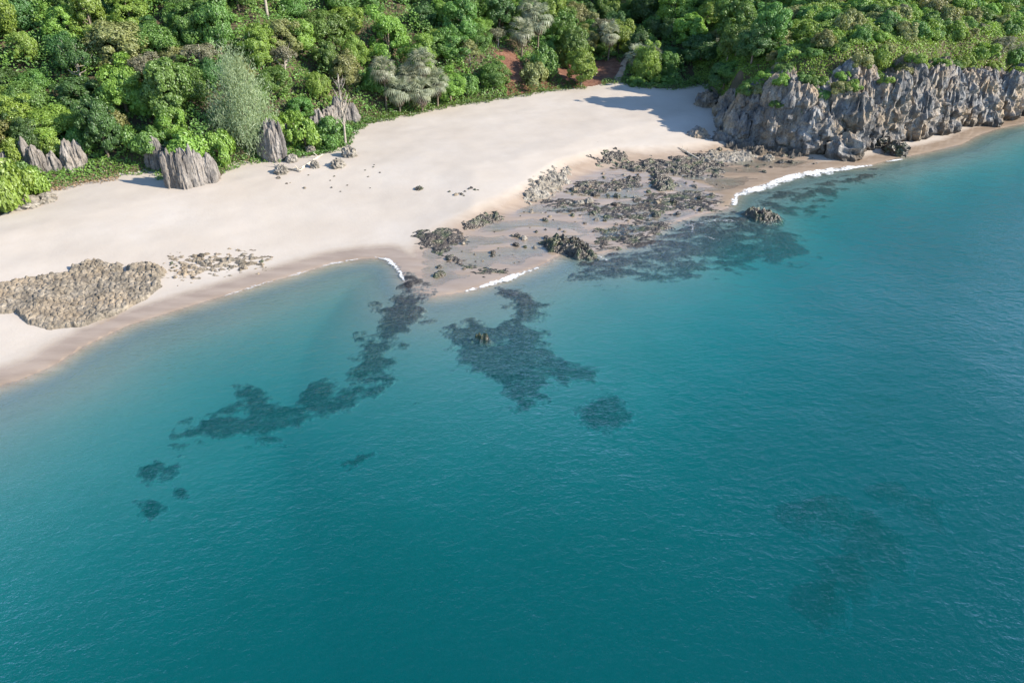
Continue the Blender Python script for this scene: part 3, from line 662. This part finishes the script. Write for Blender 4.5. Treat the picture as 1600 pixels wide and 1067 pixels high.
foam('wave_foam', [(1080, 350), (1085, 365), (1125, 376)], 2.4, 7, 0.35)['label'] = 'faint foam curl over the reef shelf'
foam('wave_foam', [(915, 402), (935, 400), (950, 408)], 1.8, 8, 0.5)['label'] = 'small foam burst beside the dark waterline outcrop'


# ------------------------------------------------------------------ vegetation: foliage is made of leaf sprays through the crown's volume
def leaf_quads(C, N, size, asp=1.0, up=None):
    """one rhombic leaf spray per centre C with normal N"""
    n = len(C); N = N / (np.linalg.norm(N, axis=1)[:, None] + 1e-9)
    a = rng.normal(size=(n, 3)) if up is None else up + 0.25 * rng.normal(size=(n, 3))
    a -= N * (a * N).sum(1)[:, None]; a /= np.linalg.norm(a, axis=1)[:, None] + 1e-9
    b = np.cross(N, a); s = np.asarray(size)[:, None] if np.ndim(size) else np.full((n, 1), size)
    p0, p2 = C - a * s, C + a * s; p1, p3 = C + b * s * asp * 0.6 + N * s * 0.12, C - b * s * asp * 0.6 + N * s * 0.12
    V = np.stack([p0, p1, p2, p3], 1).reshape(-1, 3)
    return V, np.arange(4 * n).reshape(n, 4)
def unit(n, zmin=-1.0):
    v = rng.normal(size=(n * 4, 3)); v /= np.linalg.norm(v, axis=1)[:, None]; v = v[v[:, 2] > zmin]; return v[:n]
def crown_mesh(name, rx, rz, lobes, per, size, zmin=-0.35, gap=0.0, lob=(0.26, 0.44), mat='mid_green'):
    """irregular crown: lobes on an uneven ellipsoid, leaf sprays on the lobes"""
    D = unit(lobes, zmin); Vs, Ts = [], []
    skew = rng.normal(size=3) * 0.5
    for d in D:
        k = 1 + 0.28 * float(np.dot(d, skew)) + rng.normal() * 0.2
        c = d * np.array([rx, rx, rz]) * (0.45 + 0.35 * rng.random()) * k
        lr = rx * rng.uniform(*lob); n = int(per * rng.uniform(0.6, 1.3))
        o = unit(n); o = o[(o @ d) > -0.35 + 0.4 * rng.random(len(o))]
        sq = np.array([1, 1, 0.75])
        p = c + o * sq * lr * (0.62 + 0.45 * rng.random((len(o), 1)) ** 0.7)
        t = 0.25 + 0.35 * rng.random() + 0.4 * rng.random(len(o))
        keep = rng.random(len(o)) > gap
        V, F = leaf_quads(p[keep], (o + 0.35 * d + np.array([0, 0, 0.25]) + 0.55 * rng.normal(size=o.shape))[keep], size * rng.uniform(0.6, 1.3, keep.sum()))
        Vs.append((V, F)); Ts.append(np.repeat(t[keep], 4))
    V, F = cat_mesh(Vs)
    return mesh_np(name, V, F, M[mat], {'tint': np.concatenate(Ts)})
def trunk_mesh(name, h, r, spread, limbs=6, mat='bark', lean=0.4):
    parts = []; top = np.array([rng.normal() * lean, rng.normal() * lean, h])
    ax = [np.array([0, 0, -0.5]), np.array([rng.normal() * 0.1, rng.normal() * 0.1, h * 0.35]), top * np.array([.8, .8, .75]), top]
    parts.append(tube(ax, [r * 1.3, r, r * 0.7, r * 0.3], 7))
    for i in range(limbs):
        t = rng.uniform(0.35, 0.8); b = np.array([top[0] * t, top[1] * t, h * t]); a = rng.random() * 6.28
        e = b + np.array([math.cos(a) * spread * rng.uniform(0.5, 0.9), math.sin(a) * spread * rng.uniform(0.5, 0.9), h * rng.uniform(0.15, 0.4)])
        mid = (b + e) / 2 + np.array([0, 0, -0.1 * h])
        parts.append(tube([b, mid, e], [r * 0.5, r * 0.35, r * 0.12], 5))
    V, F = cat_mesh(parts); return mesh_np(name, V, F, M[mat], smooth=True)

TREES = []
for i in range(11):
    h = [6.2, 7.0, 5.4, 7.6, 6.0, 6.6, 5.0, 7.2, 6.4, 5.8, 6.8][i]; rx = [3.3, 3.0, 3.6, 3.0, 3.8, 3.1, 3.2, 2.7, 3.5, 3.0, 3.3][i]; rz = [2.9, 3.4, 2.5, 3.8, 2.7, 3.1, 2.6, 3.7, 2.8, 2.9, 3.2][i]
    TREES.append((trunk_mesh('trunk', h * 0.75, 0.17, rx * 0.8), crown_mesh('crown', rx, rz, 50 + 4 * i, 400, 0.132, -0.75, 0, (0.13, 0.36)), h * 0.50, rx))
THIN = []
for i in range(4):
    THIN.append((trunk_mesh('trunk', 5.5, 0.14, 2.6, 14, 'pale_bark'), crown_mesh('crown', 2.7, 2.2, 40, 220, 0.12, -0.3, 0.25, (0.14, 0.30)), 3.9, 2.7))
SHRUBS = []
for i in range(8):
    SHRUBS.append((trunk_mesh('stem', 0.9, 0.07, 0.8, 6), crown_mesh('foliage', 1.7, [1.15, 1.4, 1.0, 1.6, 1.2, 1.3, 1.1, 1.5][i], 32, 290, 0.108, -0.15, 0, (0.16, 0.40)), 0.55, 1.7))
def plant(name, proto, x, y, scale, mat, parts, rz=None, sz=1.0, sink=0.2, z=None):
    tr, cr, ch, _ = proto
    root = bpy.data.objects.new(name, None); COL.objects.link(root)
    root.location = (x, y, (tz(x, y) if z is None else z) - sink); root.rotation_euler = (0, 0, random.random() * 6.28 if rz is None else rz); root.scale = (scale, scale, scale * sz)
    t = obj(parts[0], tr, root); c = obj(parts[1], cr, root, (0, 0, ch))
    c.material_slots[0].link = 'OBJECT'; c.material_slots[0].material = M[mat]
    return root

LAND_MARKS = [(60, 170, 'above the left rock spires'), (110, 60, 'high on the far left slope'), (240, 150, 'above the fluted rock slab'), (290, 40, 'high above the fluted rock slab'),
    (400, 60, 'behind the feathery grey tree'), (480, 130, 'right of the feathery grey tree'), (540, 60, 'high above the bare tree'), (580, 150, 'near the bare tree'), (650, 40, 'high above the palm clump'),
    (690, 110, 'beside the palm clump'), (750, 60, 'on the spur above the red bank'), (770, 130, 'at the foot of the red bank'), (860, 30, 'high in the shaded valley'), (900, 100, 'on the red soil by the path'),
    (960, 50, 'behind the footpath'), (1050, 100, 'at the shaded back of the beach'), (1060, 30, 'high right of the footpath'), (1150, 70, 'on the shaded shoulder left of the cliff'), (1180, 20, 'high on the headland shoulder'),
    (1250, 90, 'over the shaded cliff end'), (1290, 30, 'upslope of the shaded cliff end'), (1360, 75, 'on the lit cliff edge'), (1400, 25, 'upslope of the lit cliff'), (1480, 60, 'above the right cliff recess'), (1520, 15, 'high upslope at the right'), (1570, 60, 'above the right end of the cliff')]
CN = {'dark_green': 'dark green', 'mid_green': 'mid green', 'bright_green': 'bright green', 'olive': 'olive green', 'grey_tan': 'greyish tan'}
def register(o, desc, cat, group, h):
    px, py = proj(o.location.x, o.location.y, o.location.z + h)
    lm = min(LAND_MARKS, key=lambda l: (l[0] - px) ** 2 + 2.5 * (l[1] - py) ** 2)[2]
    tag(o, None, cat, group); REG.append((o, f'{desc} {lm}', px))

placed = list(OUT_SPOTS)       # x, y, r
def free(x, y, r, k=0.72):
    return all((x - a) ** 2 + (y - b) ** 2 > (k * (r + c)) ** 2 for a, b, c in placed)
KEEP_OUT = [(rb, 0.3) for rb in REDBANK]
PATH = [at(963, 131)[:2], at(966, 122)[:2], at(972, 112)[:2], at(974, 100)[:2], at(982, 88)[:2]]

# --- plants one can pick out, placed one by one: (pixel of base, pixel of top, width in pixels)
def single(kind, px, py, top, width, mat, label, cat='tree'):
    p = at(px, py); s = float(np.linalg.norm(p - np.array([0, 0, CAM_H]))) / FPX
    proto = random.choice({'tree': TREES, 'thin': THIN, 'shrub': SHRUBS}[kind])
    sc = width * s / 2 / proto[3]; need = z_over(px, top, p[1]) - p[2]
    full = proto[2] + {'tree': 3.0, 'thin': 2.2, 'shrub': 1.2}[kind]
    o = plant({'tree': 'broadleaf_tree', 'thin': 'sparse_tree', 'shrub': 'shrub'}[kind], proto, p[0], p[1], sc, mat, ('stem', 'foliage') if kind == 'shrub' else ('trunk', 'crown'), sz=float(np.clip(need / (full * sc), 0.6, 1.9)))
    tag(o, label, cat); placed.append((p[0], p[1], width * s / 2 * 0.8)); return o
for a in [
    ('tree', 190, 110, 22, 90, 'olive', 'big pale olive tree with a broad domed crown on the left slope'),
    ('thin', 240, 150, 78, 62, 'grey_tan', 'greyish half bare tree right below the big pale olive tree'),
    ('thin', 318, 120, 62, 56, 'grey_tan', 'tan half bare tree left above the feathery grey tree'),
    ('tree', 300, 165, 95, 66, 'mid_green', 'rounded green tree left of the feathery grey tree'),
    ('tree', 90, 212, 160, 82, 'bright_green', 'bright green bushy tree capping the left rock spires'),
    ('tree', 15, 212, 150, 70, 'bright_green', 'bright green tree at the left edge over the leftmost spire'),
    ('shrub', 15, 325, 250, 70, 'bright_green', 'bright green thicket at the left edge reaching the sand', 'shrub'),
    ('shrub', 52, 308, 262, 46, 'bright_green', 'bright green bush below the second left spire', 'shrub'),
    ('shrub', 30, 290, 248, 50, 'mid_green', 'green bush between the left thicket and the spires', 'shrub'),
    ('shrub', 28, 250, 214, 40, 'bright_green', 'bright green bush hanging between the leftmost and second spires', 'shrub'),
    ('shrub', 84, 246, 208, 34, 'bright_green', 'yellow green bush spilling over the middle of the left spires', 'shrub'),
    ('shrub', 126, 240, 200, 40, 'mid_green', 'green bush capping the rightmost left spire', 'shrub'),
    ('shrub', 430, 214, 178, 44, 'bright_green', 'bright green bush capping the tall draped outcrop', 'shrub'),
    ('shrub', 290, 248, 205, 66, 'bright_green', 'bright green bush growing on top of the fluted rock slab', 'shrub'),
    ('shrub', 348, 250, 205, 48, 'bright_green', 'bright green bush right behind the fluted rock slab', 'shrub'),
    ('shrub', 240, 240, 196, 60, 'mid_green', 'green bush behind the bluish shaded slab', 'shrub'),
    ('shrub', 478, 232, 186, 50, 'bright_green', 'bright green bush right of the tall draped outcrop', 'shrub'),
    ('shrub', 515, 226, 186, 54, 'mid_green', 'green bush at the foot of the bare tree', 'shrub'),
    ('tree', 705, 160, 108, 52, 'bright_green', 'bright green tree at the right end of the palm clump'),
    ('shrub', 730, 150, 118, 40, 'mid_green', 'green bush between the palm clump and red bank', 'shrub'),
    ('thin', 735, 115, 58, 34, 'olive', 'slim olive tree standing on the spur left of the red bank'),
    ('tree', 770, 138, 92, 44, 'mid_green', 'green tree leaning over the left side of the red bank'),
    ('shrub', 848, 118, 74, 46, 'mid_green', 'green bush clinging to the slope right of the red bank', 'shrub'),
    ('shrub', 835, 132, 98, 44, 'olive', 'olive bush at the lower right of the red bank', 'shrub'),
    ('tree', 908, 136, 70, 48, 'bright_green', 'tall bright green bush tree beside the red clearing'),
    ('tree', 898, 110, 35, 46, 'mid_green', 'upright green tree behind the tall bright bush tree'),
    ('shrub', 1038, 130, 116, 40, 'mid_green', 'low green bush at the shaded back edge of the beach', 'shrub'),
    ('shrub', 1105, 160, 140, 26, 'dark_green', 'dark bush on the back corner rock', 'shrub'),
    ('tree', 1130, 140, 90, 60, 'dark_green', 'dark tree overhanging the shaded left end of the cliff'),
    ('shrub', 1268, 148, 132, 22, 'olive', 'small olive bush clinging to the shaded cliff face', 'shrub'),
    ('shrub', 1530, 92, 66, 34, 'bright_green', 'vivid round green bush on the right cliff rim', 'shrub'),
    ('thin', 1560, 95, 58, 44, 'grey_tan', 'pale tan shrub tree beside the vivid rim bush'),
    ('shrub', 1372, 105, 72, 30, 'bright_green', 'tall yellow green bush on the lit cliff rim', 'shrub'),
    ('shrub', 1335, 108, 80, 40, 'olive', 'olive drooping bush on the lit cliff rim', 'shrub'),
    ]: single(*a)

# --- casuarina
def casuarina(px, py, top, width):
    p = at(px, py); s = float(np.linalg.norm(p - np.array([0, 0, CAM_H]))) / FPX
    H = z_over(px, top, p[1]) - p[2]; Wd = width * s / 2
    root = tag(obj('casuarina_tree', None, loc=(p[0], p[1], p[2] - 0.2)), 'feathery grey green needle tree left of the tall draped outcrop', 'tree')
    obj('trunk', trunk_mesh('trunk', H * 0.85, 0.22, Wd * 0.7, 16, 'bark', 0.2), root)
    parts, ts = [], []
    for i in range(95):
        v = rng.random() ** 1.25; a = rng.random() * 6.28
        rad = Wd * (0.98 - 0.80 * v) * rng.uniform(0.2, 1.0) ** 0.7
        c = np.array([math.cos(a) * rad, math.sin(a) * rad, H * (0.10 + 0.80 * v)])
        n = 170; t = rng.random(n)
        o = rng.normal(size=(n, 3)) * np.array([0.36, 0.36, 0.95]) * Wd * 0.30
        axis = np.array([math.cos(a) * 0.45, math.sin(a) * 0.45, 1.0]); axis /= np.linalg.norm(axis)
        N = rng.normal(size=(n, 3)) + np.array([math.cos(a), math.sin(a), 0.5])
        V, F = leaf_quads(c + o + axis * (t[:, None] - 0.5) * Wd * 0.5, N, rng.uniform(0.18, 0.40, n), 0.26, np.tile(axis, (n, 1)))
        parts.append((V, F)); ts.append(np.repeat(0.25 + 0.35 * rng.random() + 0.3 * rng.random(n), 4))
    V, F = cat_mesh(parts); obj('crown', mesh_np('crown', V, F, M['casuarina'], {'tint': np.concatenate(ts)}), root)
    placed.append((p[0], p[1], Wd * 0.85))
casuarina(388, 220, 86, 104)

# --- fan palms with dead skirts
def fan_leaf(size, n=9):
    V = [(0, 0, 0)]; F = []
    for i in range(n):
        a = -1.25 + 2.5 * i / (n - 1); l = size * (1 - 0.2 * abs(a) / 1.25)
        for da, k, dz in ((-0.10, 0.6, 0.04), (0.0, 1.0, -0.42), (0.10, 0.6, 0.04)):
            V.append((l * k * math.cos(a + da), l * k * math.sin(a + da), dz * size))
        b = 1 + 3 * i; F.append((0, b, b + 1, b + 2))
    return np.array(V, float), np.array(F)
def rot_leaf(V, pitch, yaw, off):
    cp, sp = math.cos(pitch), math.sin(pitch); x, z = V[:, 0] * cp - V[:, 2] * sp, V[:, 0] * sp + V[:, 2] * cp
    c, s = math.cos(yaw), math.sin(yaw); return np.stack([x * c - V[:, 1] * s, x * s + V[:, 1] * c, z], -1) + off
def palm_meshes(seed):
    g, d, st = [], [], []
    for i in range(42):
        yaw = i * 2.4 + rng.normal() * 0.2; pit = 1.35 - 2.1 * (i / 42) + rng.normal() * 0.12
        e = np.array([math.cos(yaw) * math.cos(pit), math.sin(yaw) * math.cos(pit), math.sin(pit)]) * rng.uniform(0.6, 1.0)
        V, F = fan_leaf(rng.uniform(0.75, 1.0)); g.append((rot_leaf(V, pit - 0.12, yaw, e), F)); st.append(tube([(0, 0, 0), e * 0.6, e], [0.04, 0.03, 0.025], 4))
    for i in range(26):
        yaw = rng.random() * 6.28; V, F = fan_leaf(rng.uniform(0.7, 1.0), 6)
        d.append((rot_leaf(V, -1.35 + rng.normal() * 0.12, yaw, np.array([math.cos(yaw) * 0.35, math.sin(yaw) * 0.35, -0.15 - 0.9 * rng.random()])), F))
    gv, gf = cat_mesh(g + st); dv_, df = cat_mesh(d)
    return (mesh_np('fronds', gv, gf, M['palm'], {'tint': 0.3 + 0.6 * rng.random(len(gv))}), mesh_np('dead_skirt', dv_, df, M['dead_frond'], {'tint': 0.3 + 0.6 * rng.random(len(dv_))}))
PALMS = [palm_meshes(i) for i in range(3)]
for k, (px, py, hx, wd, lab) in enumerate([
    (604, 172, 108, 46, 'leftmost grey green fan palm of the beach clump'),
    (625, 178, 140, 52, 'low grey green fan palm at front of the beach clump'),
    (640, 166, 118, 44, 'grey green fan palm in the middle of the beach clump'),
    (662, 165, 98, 52, 'tallest grey green fan palm of the beach clump'),
    (660, 176, 140, 50, 'low fan palm with a dead skirt right front of the clump'),
    (684, 168, 126, 46, 'rightmost grey green fan palm of the beach clump'),
    (815, 88, 48, 46, 'grey green fan palm on the upper spur, left of a group'),
    (840, 84, 28, 52, 'highest grey green fan palm on the upper spur'),
    (826, 72, 12, 44, 'fan palm at the top of the frame above the red bank'),
    (950, 96, 52, 40, 'pale fan palm standing behind the footpath head'),
    (992, 122, 86, 40, 'shaded fan palm right of the footpath'),
    (1018, 120, 88, 40, 'right hand shaded fan palm by the footpath')]):
    p = at(px, py); s = float(np.linalg.norm(p - np.array([0, 0, CAM_H]))) / FPX; sc = wd * s / 2 / 1.75
    H = max(z_over(px, hx, p[1]) - p[2], 1.5)
    root = tag(obj('fan_palm', None, loc=(p[0], p[1], p[2] - 0.2)), lab, 'palm', 'fan palms')
    V, F = tube([(0, 0, 0), (0.1, 0, H * 0.5), (0, 0, H)], [0.22, 0.17, 0.15], 8); obj('trunk', mesh_np('trunk', V, F, M['bark'], smooth=True), root)
    for nm, me in zip(('fronds', 'dead_skirt'), PALMS[k % 3]):
        o = obj(nm, me, root, (0, 0, H)); o.scale = (sc, sc, sc); o.rotation_euler = (0, 0, random.random() * 6)
    placed.append((p[0], p[1], wd * s / 2 * 0.8))

# --- bare tree
def bare_tree(px, py, top):
    p = at(px, py); H = z_over(px, top, p[1]) - p[2]; parts = []
    root = tag(obj('bare_tree', None, loc=(p[0], p[1], p[2] - 0.2)), 'slender leafless tree standing at the edge of the sand', 'tree')
    V, F = tube([(0, 0, 0), (0.15, 0, H * 0.3), (0.05, 0.1, H * 0.65), (0.1, 0, H)], [0.24, 0.18, 0.12, 0.05], 8); obj('trunk', mesh_np('trunk', V, F, M['pale_bark'], smooth=True), root)
    for i in range(16):
        z = H * rng.uniform(0.3, 0.92); a = rng.random() * 6.28; L = (H - z) * 0.35 + 0.8
        b = np.array([0.1, 0, z]); e = b + np.array([math.cos(a) * L * 0.6, math.sin(a) * L * 0.6, L * 0.9])
        tb = [tube([b, (b + e) / 2 + (0, 0, -0.1), e], [0.10, 0.07, 0.03], 5)]
        for j in range(4):
            q = b + (e - b) * rng.uniform(0.4, 0.95); tb.append(tube([q, q + rng.normal(size=3) * 0.35 + (0, 0, 0.5)], [0.035, 0.012], 4))
        V, F = cat_mesh(tb); obj('branch', mesh_np('branch', V, F, M['pale_bark']), root)
bare_tree(540, 228, 116)

# --- driftwood
def log(a, b, r, lab):
    p, q = at(*a), at(*b); d = q - p
    root = tag(obj('driftwood_log', None, loc=tuple(p)), lab, 'driftwood')
    V, F = tube([(0, 0, r * 0.7), d * 0.4 + (0, 0, r), d * 0.75 + (0, 0.15, r * 1.3), d + (0, 0, r * 1.2)], [r * 1.2, r, r * 0.8, r * 0.4], 8); obj('stem', mesh_np('stem', V, F, M['drift'], smooth=True), root)
    for t in (0.0, 0.05, 0.6, 0.8):
        c = d * t + np.array([0, 0, r]); e = c + np.array([rng.normal() * 0.5, rng.normal() * 0.4, rng.uniform(0.3, 0.9)])
        V, F = tube([c, (c + e) / 2 + (0.1, 0, 0), e], [r * 0.5, r * 0.35, r * 0.12], 5); obj('branch_stub', mesh_np('branch_stub', V, F, M['drift'], smooth=True), root)
log((466, 268), (505, 244), 0.22, 'pale driftwood log slanting on the sand below the outcrop')
log((432, 262), (470, 270), 0.20, 'pale driftwood root lying across the end of the slanting log')
log((1092, 250), (1060, 232), 0.14, 'dark branch sticking up from the mossy rock ridge')

# --- footpath
pp = [np.array([x, y]) for x, y in PATH]; V, F = [], []
for i, p in enumerate(pp):
    d = pp[min(i + 1, len(pp) - 1)] - pp[max(i - 1, 0)]; d /= np.linalg.norm(d); n = np.array([-d[1], d[0]]); w = 0.9 - 0.1 * i
    for k in (-1, -0.33, 0.33, 1):
        q = p + n * w * k; V.append((q[0], q[1], tz(*q) + 0.06))
for i in range(len(pp) - 1):
    for k in range(3): F.append((i * 4 + k, i * 4 + k + 1, i * 4 + 5 + k, i * 4 + 4 + k))
tag(obj('footpath', mesh_np('footpath', V, F, M['path'], smooth=True)), kind='structure')

# --- the forest and the scrub
def scatter(n_try, n_max, kind, rmin, rmax, k, zone, mats, weights, dvmin):
    """find free spots on the hillside that the photo shows and set a plant on each"""
    X = rng.uniform(-125, 135, n_try); Y = rng.uniform(80, 235, n_try)
    Z, DS, DV, _ = terrain(X, Y, True)
    RR = rmin + (rmax - rmin) * rng.random(n_try) ** 1.4
    bx, by = proj(X, Y, Z); tx, ty = proj(X, Y, Z + RR * 1.8)
    ok = (DV > dvmin) & (bx > -70) & (bx < 1670) & (by > -45) & (ty < 260)
    for rb, mg in KEEP_OUT: ok &= sdist(X, Y, rb) < -RR * 0.55
    ok &= seg_dist(X, Y, PATH) > RR * 0.8 + 0.6
    head = (X > 41) & (Y < 205 - 0.0 * X)
    dc = seg_dist(X, Y, cl_path)
    ok &= ~(head & (dc < 5.4))
    ok &= zone(X, Y, head, by)
    cnt = 0
    for i in np.nonzero(ok)[0]:
        if cnt >= n_max: break
        x, y, r = float(X[i]), float(Y[i]), float(RR[i])
        if not free(x, y, r, k): continue
        placed.append((x, y, r)); cnt += 1
        m = str(rng.choice(mats, p=weights))
        if kind == 'shrub':
            o = plant('shrub', SHRUBS[int(rng.integers(len(SHRUBS)))], x, y, r / 1.7, m, ('stem', 'foliage'), sz=rng.uniform(0.8, 1.35))
            register(o, f"{'wide' if r > 1.9 else 'small'} {CN[m]} bush", 'shrub', 'shrubs of the headland scrub' if head[i] else 'undergrowth shrubs of the hillside', 1.0)
        else:
            thin = m == 'grey_tan' or rng.random() < 0.04
            pr = THIN[int(rng.integers(len(THIN)))] if thin else TREES[int(rng.integers(len(TREES)))]
            o = plant('sparse_tree' if thin else 'broadleaf_tree', pr, x, y, r / pr[3], m, ('trunk', 'crown'), sz=rng.uniform(0.8, 1.5), sink=0.5)
            size = 'large' if r > 3.4 else 'mid-sized' if r > 2.6 else 'small'
            register(o, f"{size} {CN[m]} {'sparse' if thin else 'leafy'} tree", 'tree', 'trees of the hillside forest', 4.0)
    return cnt
for row, (x, y, zb, zt, r, px) in zip(rows, cols):      # bushes that root on top of the cliff and spill over its rim
    if px < 1640 and random.random() < (0.06, 0.3, 0.6, 0.7)[row] + (0.12 if px < 1330 else 0):
        m = random.choice(['bright_green', 'mid_green', 'mid_green', 'olive'])
        rs = random.uniform(1.1, 2.1)
        o = plant('shrub', SHRUBS[random.randrange(8)], x, y, rs / 1.7, m, ('stem', 'foliage'), sz=random.uniform(0.8, 1.1), z=zt - 0.35)
        register(o, f"{'wide' if rs > 1.6 else 'small'} {CN[m]} rim bush", 'shrub', 'bushes on the cliff rim', 0.8); placed.append((x, y, rs * 0.6))
MT = ['dark_green', 'mid_green', 'bright_green', 'olive', 'grey_tan']
n1_ = scatter(60000, 292, 'tree', 2.3, 4.9, 0.47, lambda X, Y, h, by: ~h | (X < 50) | (Y > 185), MT, [0.16, 0.42, 0.29, 0.10, 0.03], 1.8)
n2_ = scatter(40000, 130, 'shrub', 1.5, 3.0, 0.56, lambda X, Y, h, by: h & (X >= 47), MT, [0.04, 0.36, 0.38, 0.19, 0.03], 3)
n2_ += scatter(40000, 62, 'shrub', 1.3, 2.4, 0.5, lambda X, Y, h, by: h & (X >= 45) & (seg_dist(X, Y, cl_path) < 15), MT, [0.04, 0.40, 0.40, 0.15, 0.01], 3)
n3_ = scatter(26000, 25, 'shrub', 1.1, 2.1, 0.60, lambda X, Y, h, by: ~h, MT, [0.2, 0.42, 0.26, 0.10, 0.02], 0.9)
print('forest', n1_, n2_, n3_)

# --- low undergrowth that hides the soil between the trees
def undergrowth(name, label, n, size, mat, sel, hgt, xr=(-115, 140), yr=(82, 235)):
    X = rng.uniform(*xr, n); Y = rng.uniform(*yr, n); Z, DS, DV, _ = terrain(X, Y, True)
    px, py = proj(X, Y, Z)
    ok = (DV > 1.0) & (px > -60) & (px < 1660) & (py > -60) & (seg_dist(X, Y, PATH) > 1.0) & sel(X, Y, seg_dist(X, Y, cl_path))
    for rb in REDBANK: ok &= sdist(X, Y, rb) < -0.3 + 0.8 * fbm(X * 0.6, Y * 0.6, 3, 2)
    X, Y, Z = X[ok], Y[ok], Z[ok]
    edge = np.full(len(X), 9.0)
    for rb in REDBANK: edge = np.minimum(edge, -sdist(X, Y, rb))
    for a_, b_, c_ in OUT_SPOTS: edge = np.minimum(edge, np.hypot(X - a_, Y - b_) - 1.2)
    hh = hgt * np.clip(0.45 + 1.0 * fbm(X * 0.22, Y * 0.22, 6, 4), 0.05, 1.5) * sstep(0, 5, DV[ok]) * np.clip(0.12 + edge / 5, 0.1, 1)
    C = np.stack([X, Y, Z + hh * (0.5 + 0.5 * rng.random(len(X)))], -1)
    V, F = leaf_quads(C, rng.normal(size=C.shape) * 0.55 + np.array([0.3, -0.4, 1.0]), size * rng.uniform(0.6, 1.3, len(C)))
    t = np.clip(0.45 + 0.5 * fbm(X * 0.25, Y * 0.25, 8, 3), 0.1, 0.8) + 0.25 * rng.random(len(X))
    tag(obj(name, mesh_np(name, V, F, M[mat], {'tint': np.repeat(t, 4)})), label, kind='stuff')
undergrowth('undergrowth', 'low dark green undergrowth between the hillside trees', 620000, 0.22, 'mid_green', lambda X, Y, dc: (X <= 41) | (Y > 200), 4.8)
undergrowth('undergrowth', 'lighter green climbing leaves tangled between the hillside trees', 330000, 0.19, 'bright_green', lambda X, Y, dc: ((X <= 41) | (Y > 200)) & (fbm(X * 0.12, Y * 0.12, 12, 3) > -0.05), 4.4)
undergrowth('undergrowth', 'low green scrub cover on the headland above the cliff', 420000, 0.18, 'bright_green', lambda X, Y, dc: (dc > 4.0), 1.6, (41, 130), (124, 200))

# --- the wood goes on behind the ridge, one mass out of the picture
nX = 300000
fx, fy = rng.uniform(-230, 260, nX), rng.uniform(60, 330, nX)
fz, _a, fdv, _b = terrain(fx, fy, True)
fpx, fpy = proj(fx, fy, fz)
ok = (fdv > 6) & ((fpy < -50) | (fpx < -75) | (fpx > 1675)) & (seg_dist(fx, fy, cl_path) > 6)
fx, fy, fz = fx[ok], fy[ok], fz[ok]
crown_h = 6.5 * np.clip(0.5 + 1.0 * fbm(fx * 0.16, fy * 0.16, 21, 3), 0.1, 1.3)
C = np.stack([fx, fy, fz + crown_h * (0.7 + 0.3 * rng.random(len(fx)))], -1)
V, F = leaf_quads(C, rng.normal(size=C.shape) * 0.6 + np.array([0.2, -0.3, 1.0]), 0.62 * rng.uniform(0.6, 1.3, len(C)))
tag(obj('far_wood', mesh_np('far_wood', V, F, M['mid_green'], {'tint': np.repeat(0.25 + 0.6 * rng.random(len(C)), 4)})), 'unbroken green wood going on behind the ridge', kind='stuff')

# --- creeping plants along the back of the beach
def ground_cover(name, label, px_pts, lo, hi, per_m2, size, mat, raise_=0.18):
    P = [at(*p)[:2] for p in px_pts]; A = np.array(P)
    x0, y0 = A.min(0) - 6; x1, y1 = A.max(0) + 6; n = int((x1 - x0) * (y1 - y0) * per_m2)
    X, Y = rng.uniform(x0, x1, n), rng.uniform(y0, y1, n)
    d = seg_dist(X, Y, [tuple(q) for q in P]); dv = sdist(X, Y, HILL, VEG)
    edge = 0.9 * fbm(X * 0.5, Y * 0.5, 4, 3)
    ok = (d < 5) & (dv + edge > lo) & (dv < hi) & (fbm(X * 0.7, Y * 0.7, 9, 3) > -0.45)
    X, Y = X[ok], Y[ok]; Z = terrain(X, Y)
    C = np.stack([X, Y, Z + raise_ * rng.random(len(X)) * (1.0 + 0.8 * noise(X * 0.4, Y * 0.4, 2))], -1)
    V, F = leaf_quads(C, rng.normal(size=C.shape) * 0.5 + np.array([0.3, -0.2, 1.0]), size * rng.uniform(0.6, 1.3, len(C)))
    o = tag(obj(name, mesh_np(name, V, F, M[mat], {'tint': np.repeat(0.25 + 0.65 * rng.random(len(C)), 4)})), label, kind='stuff')
ground_cover('creeping_plants', 'bright green creepers along the back of the beach', [(566, 190), (620, 181), (700, 166), (800, 150), (880, 139)], -0.9, 4.0, 26, 0.17, 'creeper', 0.5)
ground_cover('creeping_plants', 'low green creepers at the shaded back of the beach', [(975, 133), (1000, 135), (1060, 137), (1100, 130)], -0.5, 3.0, 22, 0.17, 'mid_green', 0.5)
ground_cover('creeping_plants', 'green creepers under the bush by the bare tree', [(445, 245), (500, 238), (545, 226), (562, 200)], -0.2, 4.0, 26, 0.17, 'creeper', 0.5)
ground_cover('dry_grass', 'straw coloured dry grass where sand meets the left bushes', [(60, 300), (95, 292), (130, 284)], -2.2, 1.5, 22, 0.16, 'straw', 0.3)
ground_cover('creeping_plants', 'green creepers at the shaded foot of the left slope', [(130, 282), (200, 272), (240, 266), (365, 254), (410, 248)], -0.8, 4.0, 18, 0.18, 'mid_green', 0.4)

# ------------------------------------------------------------------ labels that single out
ORD = ['first', 'second', 'third', 'fourth', 'fifth', 'sixth', 'seventh', 'eighth', 'ninth', 'tenth', 'eleventh', 'twelfth', 'thirteenth', 'fourteenth', 'fifteenth', 'sixteenth', 'seventeenth', 'eighteenth', 'nineteenth', 'twentieth']
from collections import defaultdict
by_label = defaultdict(list)
for o, l, px in REG: by_label[l].append((px, o))
for l, lst in by_label.items():
    lst.sort(key=lambda t: t[0])
    for i, (px, o) in enumerate(lst):
        n = len(lst)
        o['label'] = l if n == 1 else l + (', leftmost' if i == 0 else ', rightmost' if i == n - 1 else f', {ORD[min(i, 19)]} from left')
